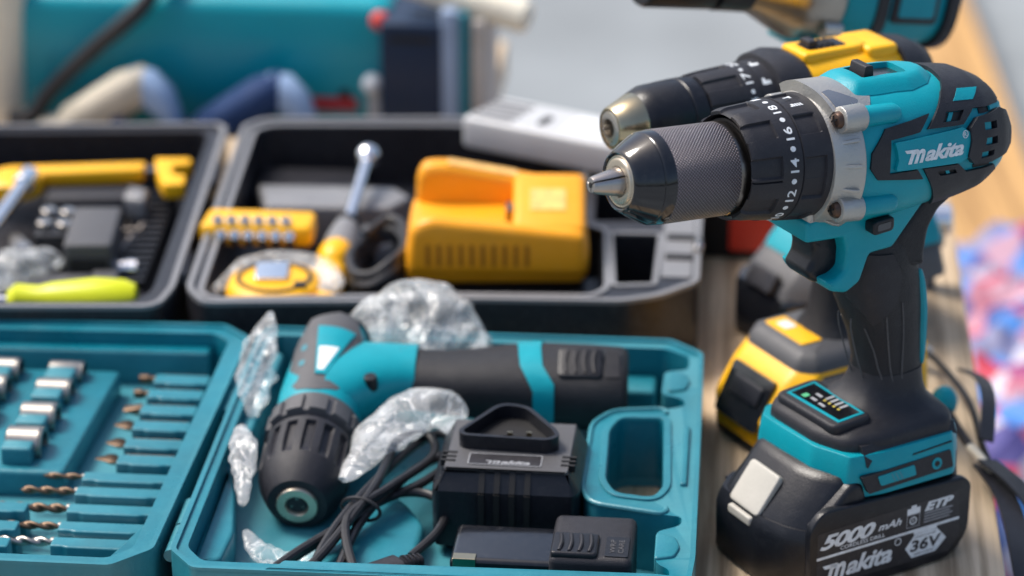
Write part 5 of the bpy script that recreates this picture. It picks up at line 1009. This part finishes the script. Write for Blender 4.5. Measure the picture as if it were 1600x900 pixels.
# --- ratchet screwdriver standing tilted
T = bthing('ratchet_handle', 'screwdriver with grey handle, yellow inlay and shiny ball-ended shaft', 'screwdriver', -29.6, 189.5, 4.0, 0)
A = axes((0, 0, 0), (0.03, .98, .17), (1, 0, 0))
MB(A).lathe([(-3.6, .6), (-3.4, 1.1), (-3.0, 1.3), (-2, 1.15), (-.6, 1.35), (0, 1.3)], 32).obj('grip_end', 'yellow_plastic', T)
MB(A).lathe([(0, 1.3), (1.0, 1.45), (3.6, 1.4), (5.4, 1.15), (6.2, 1.0), (6.3, .6)], 32).obj('grip', 'case_rim', T)
MB(A).ball((1.4, 0, -.35), 1.5, 20, sq=(1.3, .95, 1.0)).obj('grip_inlay', 'yellow_plastic', T)
MB(A).lathe([(6.2, .9), (6.9, 1.0), (7.2, .8), (7.3, .4)], 24).obj('collar', 'black_plastic', T)
MB(A).lathe([(7.2, .46), (16.3, .46)], 20).obj('shaft', 'chrome', T)
MB(A).ball((16.9, 0, 0), .95, 20, sq=(1.05, 1, 1)).obj('ball_end', 'chrome', T)
# --- tape measure
T = bthing('tape_measure', 'round yellow tape measure with a shiny belt clip in clear packaging', 'tape measure', -33.0, 183.9, 3.0, 6)
tm = MB().loft([sring((0, 0, z), a, b, 2.3, 48, ((1, 0, 0), (0, 1, 0))) for z, a, b in ((0, 3.2, 3.1), (.3, 3.5, 3.4), (2.2, 3.5, 3.4), (2.8, 3.2, 3.1), (3.0, 2.6, 2.5))]).obj('case', 'yellow_plastic', T, sharp=60)
MB().holed([(2.75 * cos(a), 2.65 * sin(a)) for a in [2 * pi * k / 40 for k in range(40)]], [[(2.45 * cos(a), 2.35 * sin(a)) for a in [2 * pi * k / 40 for k in range(40)]]], 2.85, 3.1).obj('ring', 'black_plastic', T)
MB().prism(rrect(-.2, .7, 2.4, 3.0, .3), 3.0, 3.35, 'z', rnd=.1).obj('belt_clip', 'chrome', T)
MB().prism(rrect(1.9, -1.5, .8, .8, .1), 2.9, 3.2, 'z').obj('lock_button', 'black_plastic', T)
MB().prism(rounded([(2.6, -3.3), (4.4, -3.3), (4.6, -2), (3.2, -1)], .2), .3, 2.6, 'z', rnd=.2).obj('mouth', 'yellow_plastic', T)
crumple([(-37.4, 183.0, 5.0), (-35.2, 186.6, 5.8), (-32, 187.6, 6.0), (-29.5, 186.4, 5.6), (-29.3, 183.2, 5.2), (-30.0, 181.2, 4.6)], [.5, .9, .8, 1.0, .9, .5], 31, 'plastic_bag', 'clear blister packaging curled around the tape measure', 'thin_bag', flat=.6, amp=.5)
# --- black cord in the black case
T = bthing('coiled_cord', 'dark coiled cord heaped between the tape measure and the orange charger', 'cable', -26.4, 189, 0)
cc = []
for k in range(44):
    a = k * pi / 4; cc.append((.3 + 2.0 * cos(a) * (1 + .12 * sin(k * .9)), 1.2 + (4.6 + .5 * sin(k * 1.1)) * sin(a), 3.0 + .07 * k + .9 * cos(a) * .4 + .25 * sin(k * 2.3)))
MB().tube(cc, .40, 10, smooth=6).obj('cord', 'cable_rubber', T)
MB().prism(rrect(0.2, -5.6, 2.2, 3.0, .4), 2.0, 4.2, 'z', rnd=.3).obj('plug', 'black_rubber', T)
# --- things in the lid of the black case
T = bthing('pipe_tool', 'long yellow bar with a round hub at one end and a hooked jaw', 'hand tool', -50.5, 205.2, 4.0, 8)
MB().lathe([(0, 1.9), (.2, 2.2), (1.4, 2.2), (1.6, 1.9)], 32, Matrix.Translation((-6.6, -1.8, .2)) @ Matrix.Rotation(-pi / 2, 4, 'Y')).obj('hub', 'yellow_plastic', T, sharp=40)
MB().prism(rounded([(-6.4, -1.2), (3.4, -.6), (3.6, 1.1), (-6.2, .8)], .3), .4, 1.6, 'z', rnd=.25).obj('bar', 'yellow_plastic', T)
MB().prism(rounded([(3.3, -.3), (4.4, -.3), (4.4, .8), (3.3, .8)], .1), .6, 1.3, 'z').obj('neck', 'dark_steel', T, bevel=.05)
MB().prism(rounded([(4.2, 1.6), (7.2, 1.4), (7.2, .2), (5.8, .0), (5.9, -2.0), (6.9, -2.2), (6.9, -4.2), (5.2, -4.2), (4.6, -1.5)], .3), .4, 1.7, 'z', rnd=.2).obj('jaw', 'yellow_plastic', T)
T = bthing('socket_wrench', 'shiny steel rod reaching in from the left edge below the yellow hub', 'wrench', -55.5, 197.2, 5.0, 0)
MB().tube([(0, 4.2, .9), (-.3, 0, .6), (-.9, -5.5, 0)], .55, 16, smooth=4).obj('shaft', 'chrome', T)
MB().lathe([(-.2, .7), (0, .85), (1.8, .85), (2, .7)], 24, Matrix.Translation((0, 3.2, .85)) @ Matrix.Rotation(pi / 2, 4, 'Z')).obj('drive_end', 'chrome', T)
T = bthing('grip_bar', 'dark grey rounded bar with a pale slanted end under the yellow bar', 'handle', -50.2, 201.8, 2.7, 8)
MB().prism(rounded([(-4.2, -1.5), (2.6, -1.5), (3.0, 1.2), (-4.0, 1.2)], .5), 0, 2.2, 'z', rnd=.5).obj('grip', 'black_rubber', T)
MB().prism(rounded([(2.2, -1.4), (4.0, -2.2), (4.2, .2), (2.4, 1.3)], .4), .2, 2.3, 'z', rnd=.4).obj('grip_end', 'case_rim', T)
T = bthing('screwdriver', 'yellow-green plastic screwdriver handle at the near edge of the black lid', 'screwdriver', -47.0, 180.9, 3.6, 4)
mat('lime_plastic', (0.62, 0.66, 0.01), .35)
MB(Matrix.Translation((0, 0, 1.4))).lathe([(-4.8, .7), (-4.2, 1.2), (-2.6, 1.05), (-1.6, 1.3), (1.5, 1.65), (3.6, 1.55), (4.4, 1.2), (4.5, .6)], 32).obj('handle', 'lime_plastic', T)
MB(Matrix.Translation((0, 0, 1.4))).lathe([(-8, .3), (-4.6, .3)], 12).obj('blade', 'chrome', T)
def block(name, lab, cat, u, v, z, dims, m='black_plastic', rot=6, rnd=.25, chips=()):
    T = bthing(name, lab, cat, u, v, z, rot); MB().prism(rrect(0, 0, dims[0], dims[1], .3), 0, dims[2], 'z', rnd=rnd).obj('body', m, T, sharp=50)
    for (x, y, r, mm) in chips: MB().lathe([(0, r), (.5, r), (.6, r * .8)], 20, Matrix.Translation((x, y, dims[2] - .05)) @ Matrix.Rotation(-pi / 2, 4, 'Y')).obj('stud', mm, T)
    MB().box((0, -dims[1] / 2 + .05, dims[2] * .5), (dims[0] * .8, .25, dims[2] * .35)).obj('face', 'black_rubber', T, bevel=.08)
    return T
block('bit_box', 'dark square bit box right of the studded one in the black lid', 'box', -48.2, 192.4, 2.6, (3.6, 7.5, 3.4), 'grey_plastic')
block('bit_box', 'dark box with round shiny studs on top in the black lid', 'box', -51.4, 194.4, 2.6, (3.0, 5.5, 2.8), chips=((-.8, 1.2, .6, 'steel'), (.7, 1.0, .6, 'steel'), (-.8, -1.2, .6, 'steel'), (.7, -1.4, .6, 'steel')))
block('bit_box', 'low dark box behind the studded one in the black lid', 'box', -50.3, 198.3, 2.6, (5.4, 2.4, 1.8))
block('bit_box', 'low dark box nearest the yellow-green handle in the black lid', 'box', -49.6, 186.2, 2.6, (5.0, 2.4, 1.6), 'grey_plastic')
T = bthing('masonry_bit', 'dark twisted drill bit lying next to the square bit box', 'drill bit', -46.4, 195.8, 3.1, 80)
rings = []
for k in range(80):
    s = -3.6 + k * .09; rings.append([(s, .42 * (1 - .4 * abs(cos(a)) ** 3) * cos(a + s * 2.6), .42 * (1 - .4 * abs(cos(a)) ** 3) * sin(a + s * 2.6)) for a in [2 * pi * j / 16 for j in range(16)]])
MB().loft(rings).obj('flutes', 'dark_steel', T, sharp=60)
T = bthing('socket', 'short shiny socket lying right of the square bit box in the black lid', 'socket', -45.7, 190.4, 3.4, 0)
MB().lathe([(-1.1, .5), (-1.0, .6), (.3, .6), (.4, .7), (1.2, .7), (1.2, .45), (.6, .4), (.6, .01)], 24).obj('barrel', 'chrome', T, sharp=35)
crumple([(-55.5, 184.0, 4.2), (-52.8, 186.4, 4.8), (-51.2, 188.5, 4.6), (-50.8, 190.2, 4.2)], [1.2, 2.0, 1.6, .4], 41, 'plastic_bag', 'crumpled clear bag at the left edge of the black lid', 'thin_bag', flat=.7)

block('bit_box', 'narrow dark box at the near right of the black lid beside the shiny socket', 'box', -46.3, 187.3, 2.6, (2.0, 2.2, 1.6), 'grey_plastic')
T = bthing('hex_key_set', 'row of dark hex keys lying behind the square bit box in the black lid', 'hex keys', -48.6, 198.6, 3.0, 10)
for k in range(5): MB().tube([(-.6 + k * .55, 2.6, .3), (-.6 + k * .55, -.6, .3), (-.45 + k * .55, -1.1, .35), (.5 + k * .55, -1.3, .5)], .16, 6, smooth=4).obj('key', 'dark_steel', T)
T = bthing('pliers', 'grey steel pliers head lying between the studded box and the steel rod', 'pliers', -53.6, 191.8, 3.2, 25)
MB().prism(rounded([(-1.2, -2), (1.2, -2), (.9, .5), (.35, 3.2), (-.35, 3.2), (-.9, .5)], .3), 0, 1.0, 'z', rnd=.2).obj('jaws', 'socket_steel', T)
MB().lathe([(0, .6), (1.2, .6)], 20, Matrix.Rotation(-pi / 2, 4, 'Y')).obj('pivot', 'steel', T)
for s1 in (-1, 1): MB().tube([(s1 * .6, -1.8, .5), (s1 * 1.3, -3.6, .5), (s1 * 1.1, -6.2, .4)], .45, 10).obj('handle', 'black_rubber', T)
# ================================================================== background
T = bthing('second_bench', 'low board behind the black case carrying the big teal box', 'bench', -52, 247, 0)
MB().box((-13, 0, -1.8), (86, 40, 3.4)).obj('board', 'bench_wood', T, bevel=.1) if False else None
MB().box((-10.2, 0, -5.2), (78, 36, 3.4)).obj('board', 'bench_wood', T, bevel=.1)
for du in (-44, 24):
    for dv in (-14, 14): MB().box((du, dv, -41.1), (5, 5, 68.4)).obj('leg', 'bench_wood', T, bevel=.2)
mat('box_teal', (0.0, 0.30, 0.37), .35, bump=.1, vscale=6)
T = bthing('large_tool_box', 'big upright teal box with a rounded top edge behind the black case', 'tool box', -48, 245, -3.5)
f = [(-18.2, -8.2), (16.4, -8.2), (17.0, -7.4), (17.0, 8.0), (-18.8, 8.0), (-18.8, -7.4)]
fr = rounded(f, .6)
def bl2(z, ins, k=0): return [((p[0] + .7) * (1 - ins / 18) - .7 + (k if p[0] < 0 else 0), p[1] * (1 - ins / 8.2), z) for p in fr]
sh = MB().loft([bl2(0, .3, -.6), bl2(.4, 0, -.6), bl2(11.6, 0, 1.8), bl2(12.3, .25, 1.9), bl2(12.8, .9, 2.0), bl2(13.1, 2.2, 2.2), bl2(13.2, 4.5, 2.4)]).obj('shell', 'box_teal', T, sharp=60)
MB().holed(rrect(-8.8, 6.0, 11.5, 3.0, .3), [rrect(-8.8, 6.0, 10.9, 2.4, .2)], -8.35, -8.15, ax='y').obj('panel_rib', 'box_teal', sh, bevel=.05)
for x, z in ((-17.6, 4.4), (12.6, 4.2)): MB().lathe([(-.1, .55), (.1, .55)], 20, Matrix.Translation((x, -8.2, z)) @ Matrix.Rotation(pi / 2, 4, 'Z')).obj('screw_hole', 'dark_recess', sh)
mat('red_plastic', (0.62, 0.035, 0.02), .35); mat('red_label', (0.45, 0.03, 0.04), .5)
MB().ball((16.0, -8.9, 11.5), .9, 20).obj('knob', 'red_plastic', sh)
MB().prism(rrect(11.4, 3.3, 4.6, 1.2, .2), -8.35, -8.15, 'y').obj('red_label', 'red_label', sh)
MB().ball((15.2, -8.9, 5.5), .95, 20).obj('toggle_tip', 'print_white', sh)
MB().prism([(14.6, 0.6), (15.9, 0.6), (15.8, 4.9), (14.7, 4.9)], -8.8, -8.2, 'y').obj('toggle_arm', 'pale_shell', sh, bevel=.1)
T = bthing('hanging_cable', 'black cord hanging down in front of the big teal box', 'cable', -58, 234.6, -1.5)
MB().tube([(9.5, 9.0, 12.6), (7.4, 4.6, 12.5), (6.0, 1.8, 12.0), (4.9, .7, 10.6), (3.4, .3, 9.2), (.2, .2, 6.5), (-3.5, -.4, 3.0), (-5.4, -.8, .6), (-7.5, -1.0, 0.2)], .8, 12).obj('cord', 'cable_rubber', T)
mat('blue_fabric', (0.008, 0.035, 0.12), .8, bump=1, bscale=300); mat('pale_blue', (0.30, 0.42, 0.62), .6); mat('beige_fabric', (0.50, 0.45, 0.36), .75, bump=.6)
def glove(u, v, lab, hand, cuff, mir=1, z=-1.2):
    T = bthing('work_glove', lab, 'glove', u, v, z)
    MB().loft([sring((x * mir, 0, zz), a, b, 2.4, 24, ((0, 1, 0), (0, 0, 1))) for x, zz, a, b in ((-6.0, 1.4, 1.2, 1.2), (-4.0, 2.0, 2.0, 1.9), (-1.0, 3.6, 2.4, 2.3), (1.4, 4.8, 2.0, 1.9), (2.6, 4.4, 1.2, 1.2))]).obj('palm', hand, T, sharp=70)
    MB().loft([sring((x * mir, 0, zz), a, b, 2.4, 24, ((0, 1, 0), (0, 0, 1))) for x, zz, a, b in ((.6, 5.0, 1.4, 1.5), (2.4, 4.4, 2.0, 2.0), (4.0, 2.8, 1.9, 1.9), (4.8, .8, 1.4, 1.4))]).obj('cuff', cuff, T, sharp=70)
    for k in range(4): MB().tube([(-4.5 * mir, -1.4 + k * .9, 2.0), (-6.5 * mir, -1.6 + k * 1.0, 1.2), (-8.2 * mir, -1.8 + k * 1.1, .8)], lambda t: .55 * (1 - .3 * t), 10).obj('finger', hand, T)
    MB().tube([(-1.0 * mir, -1.6, 2.6), (.4 * mir, -2.4, 1.4), (2.0 * mir, -2.6, .6)], .6, 10).obj('thumb', 'blue_fabric', T)
    return T
glove(-54.4, 232.6, 'beige work glove with blue cuff lying left in front of the big teal box', 'beige_fabric', 'pale_blue', 1, -2.4)
glove(-42.2, 232.8, 'dark blue work glove with a light cuff lying right of the beige one', 'blue_fabric', 'pale_blue', 1, -2.6)
mat('navy', (0.001, 0.016, 0.05), .45); mat('pale_strip', (0.28, 0.36, 0.50), .5); mat('sand', (0.46, 0.42, 0.38), .6)
def carton(lab, u, w_, m, h=13, v=240, dep=12, cat='box', lid='dark_recess'):
    T = bthing('upright_box', lab, cat, u, v, -3.5); MB().prism(rrect(0, 0, w_, dep, .4), 0, h, 'z', rnd=.3).obj('body', m, T, sharp=50)
    MB().box((0, -dep / 2 - .02, h * .88), (w_ * .7, .12, .5)).obj('handle_slot', lid, T); return T
carton('tall navy blue box standing right of the big teal box', -29.0, 5.6, 'navy', 12.0)
carton('narrow pale blue board standing right of the navy box', -25.6, 1.6, 'pale_strip', 13.2, lid='pale_strip')
carton('thin dark teal board between the pale blue and sand ones', -24.3, .9, 'teal_case', 13.0, lid='teal_case')
carton('narrow sand coloured board at the end of the row of boxes', -23.0, 1.3, 'sand', 12.4, lid='sand')
mat('cream_paper', (0.80, 0.74, 0.60), .6)
T = bthing('paper_roll', 'cream roll lying on top of the row of upright boxes', 'roll', -24.2, 236.5, 10.1, -12)
MB().lathe([(-6, 1.3), (-5.8, 1.5), (5.4, 1.5), (5.8, 1.2), (5.9, .6), (3, .5)], 24, Matrix.Rotation(radians(12), 4, 'Y')).obj('sheet', 'cream_paper', T)
T = bthing('cream_tub', 'pale cream tub at the far left edge beyond the big teal box', 'tub', -67.6, 238, -3.5)
MB().lathe([(0, 2.6), (.2, 2.8), (13.5, 3.4), (14, 3.4)], 32, Matrix.Rotation(-pi / 2, 4, 'Y')).obj('body', 'cream_paper', T)
MB().lathe([(13.6, 3.6), (14.4, 3.6)], 32, Matrix.Rotation(-pi / 2, 4, 'Y')).obj('lid', 'pale_shell', T)
# red case behind the drills
T = bthing('red_case', 'dark case with a bright red side, half hidden behind the drills', 'case', 2.0, 208.5, 0, 0)
MB().prism(rrect(-1.2, 0, 10, 9, .5), 0, 6.5, 'z', rnd=.4).obj('shell', 'black_plastic', T, sharp=50)
MB().prism(rrect(0, 3.4, 4.8, 5.2, .3), -4.75, -4.45, 'y').obj('side_panel', 'red_plastic', T, bevel=.08)
# timber post leaning, on the ground
T = thing('timber_plank', 'long sawn timber board leaning behind the bench at the right', 'plank', (50.6, 262, -75.5))
d_ = Vector((3, 100, 0)).normalized()
A = axes((0, 0, 0), d_, (1, 0, 0))
MB(A).box((70, 0, -4.5), (190, 13, 9)).obj('board', 'post_wood', T, bevel=.15)
T.location = Vector((70, 360, -75.5)) * S; T['label'] = 'long pale timber beam lying on the ground beyond the bench at the right'; T['category'] = 'beam'
# patterned cloth heap at the right
def pattern():
    m = mat('patterned_cloth', (.5, .1, .2), .6); t = m.node_tree; N = t.nodes; L = t.links; b = N['Principled BSDF']
    tc = N.new('ShaderNodeTexCoord'); v = N.new('ShaderNodeTexVoronoi'); v.inputs['Scale'].default_value = 30; L.new(tc.outputs['Object'], v.inputs['Vector'])
    sp = N.new('ShaderNodeSeparateColor'); L.new(v.outputs['Color'], sp.inputs[0])
    cr = N.new('ShaderNodeValToRGB'); cr.color_ramp.interpolation = 'EASE'; e = cr.color_ramp.elements
    cols = [(0, (.45, .012, .05)), (.24, (.34, .32, .42)), (.45, (.02, .06, .25)), (.6, (.48, .03, .09)), (.72, (.55, .52, .60)), (.86, (.05, .20, .55))]
    e[0].position = 0; e[0].color = (*cols[0][1], 1); e[1].position = cols[1][0]; e[1].color = (*cols[1][1], 1)
    for p, c in cols[2:]: q = e.new(p); q.color = (*c, 1)
    L.new(sp.outputs[0], cr.inputs[0]); L.new(cr.outputs[0], b.inputs['Base Color'])
pattern()
mb = MB(); n = 44; vs = []
for i in range(n + 1):
    for j in range(n + 1):
        x, y = -14 + 30 * j / n, -30 + 60 * i / n
        e = min(1, min(i, n - i, j, n - j) / 5)
        z = 17 * e ** .5 * (.75 + .25 * cos(x * .1)) + 4 * noise.noise(Vector((x * .12, y * .12, 1))) + 1.6 * noise.noise(Vector((x * .5, y * .5, 4)))
        vs.append((x, y, max(0, z) if e > 0 else 0))
mb.add(vs, [(i * (n + 1) + j, i * (n + 1) + j + 1, (i + 1) * (n + 1) + j + 1, (i + 1) * (n + 1) + j) for i in range(n) for j in range(n)])
T = thing('low_stool', 'low stool under the patterned cloth at the right of the bench', 'stool', (54, 262, -75.5))
MB().box((0, 0, 24.5), (28, 62, 3)).obj('seat', 'post_wood', T, bevel=.2)
for a in (-12, 12):
    for c in (-27, 27): MB().box((a, c, 11.4), (3, 3, 22.8)).obj('leg', 'post_wood', T, bevel=.1)
o = mb.obj('patterned_cloth', 'patterned_cloth', None); o.location = Vector((56, 262, -49.4)) * S
so = o.modifiers.new('thick', 'SOLIDIFY'); so.thickness = .002
tag(o, 'heap of red, white and blue patterned cloth beside the bench', 'cloth')
# loose lead with white ferrule and black webbing strap on the right of the bench
T = bthing('lead_wire', 'thin dark lead with a white sleeve at the right side of the bench', 'cable', 14, 181, 0)
MB().tube([(-2, 5.6, 1.6), (0, 3.6, 1.6), (1.6, -1.0, 1.8), (2.6, -5.5, 1.9), (3.2, -10, 1.0), (4.0, -15, .6)], .24, 8).obj('wire', 'cable_rubber', T)
MB().tube([(-2.4, 6.0, 1.6), (-1.2, 4.9, 1.6), (.1, 3.5, 1.6)], .5, 12, smooth=2).obj('sleeve', 'print_white', T)
T = bthing('hand_strap', 'black webbing strap with a teal toggle trailing over the bench edge', 'strap', 15, 172, 0)
MB().ball((-.4, 1.8, 3.0), .95, 16, sq=(1, .9, 1.2)).obj('toggle', 'teal_plastic', T)
MB().tube([(-.2, 1.2, 2.6), (.5, -.3, 2.0), (1.2, -2.0, 1.6)], .32, 8).obj('cord_end', 'black_rubber', T)
MB().tube([(1.1, -1.8, 1.6), (1.9, -3.4, 1.4), (2.4, -5.0, 1.0)], .30, 8).obj('thread', 'cream_paper', T)
def ribbon(pts, w_, th, n=8):
    P = catmull([Vector(p) for p in pts], n); mb = MB(); rings = []
    for i, p in enumerate(P):
        tg = (P[min(i + 1, len(P) - 1)] - P[max(i - 1, 0)]).normalized(); a = tg.cross(Vector((.25, .1, 1))).normalized(); b = tg.cross(a)
        rings.append([p + a * w_ + b * th, p - a * w_ + b * th, p - a * w_ - b * th, p + a * w_ - b * th])
    return mb.loft(rings)
ribbon([(2.0, -4.0, 1.2), (3.1, -7.5, 1.0), (3.6, -11, .6), (3.9, -15, -.2), (4.4, -19, -2.5), (4.6, -24, -5)], .8, .09).obj('webbing', 'black_rubber', T, sharp=30)
ribbon([(2.2, -4.0, 1.6), (4.0, -7.0, 1.4), (5.4, -10, .4), (6.0, -15, -2.0), (6.0, -20, -5)], .8, .09).obj('webbing', 'black_rubber', T, sharp=30)
ribbon([(2.2, -2.6, 2.4), (2.6, 2, 3.2), (2.4, 6, 2.8), (1.4, 9, 2.0)], .5, .08).obj('webbing', 'black_rubber', T, sharp=30)
# T-shaped steel fitting near the far right of the bench
T = bthing('steel_fitting', 'blurred shiny steel fitting standing behind the big drill grip', 'fitting', 14.6, 200, 0)
MB().lathe([(0, .9), (3.4, .9), (3.6, 1.4), (5.4, 1.4), (5.6, 1.0)], 24, Matrix.Rotation(-pi / 2, 4, 'Y')).obj('post', 'grey_plastic', T)
MB().lathe([(-1.4, .9), (-1.2, 1.2), (1.4, 1.2), (1.6, .8)], 24, Matrix.Translation((.3, 0, 5.6))).obj('head', 'chrome', T)
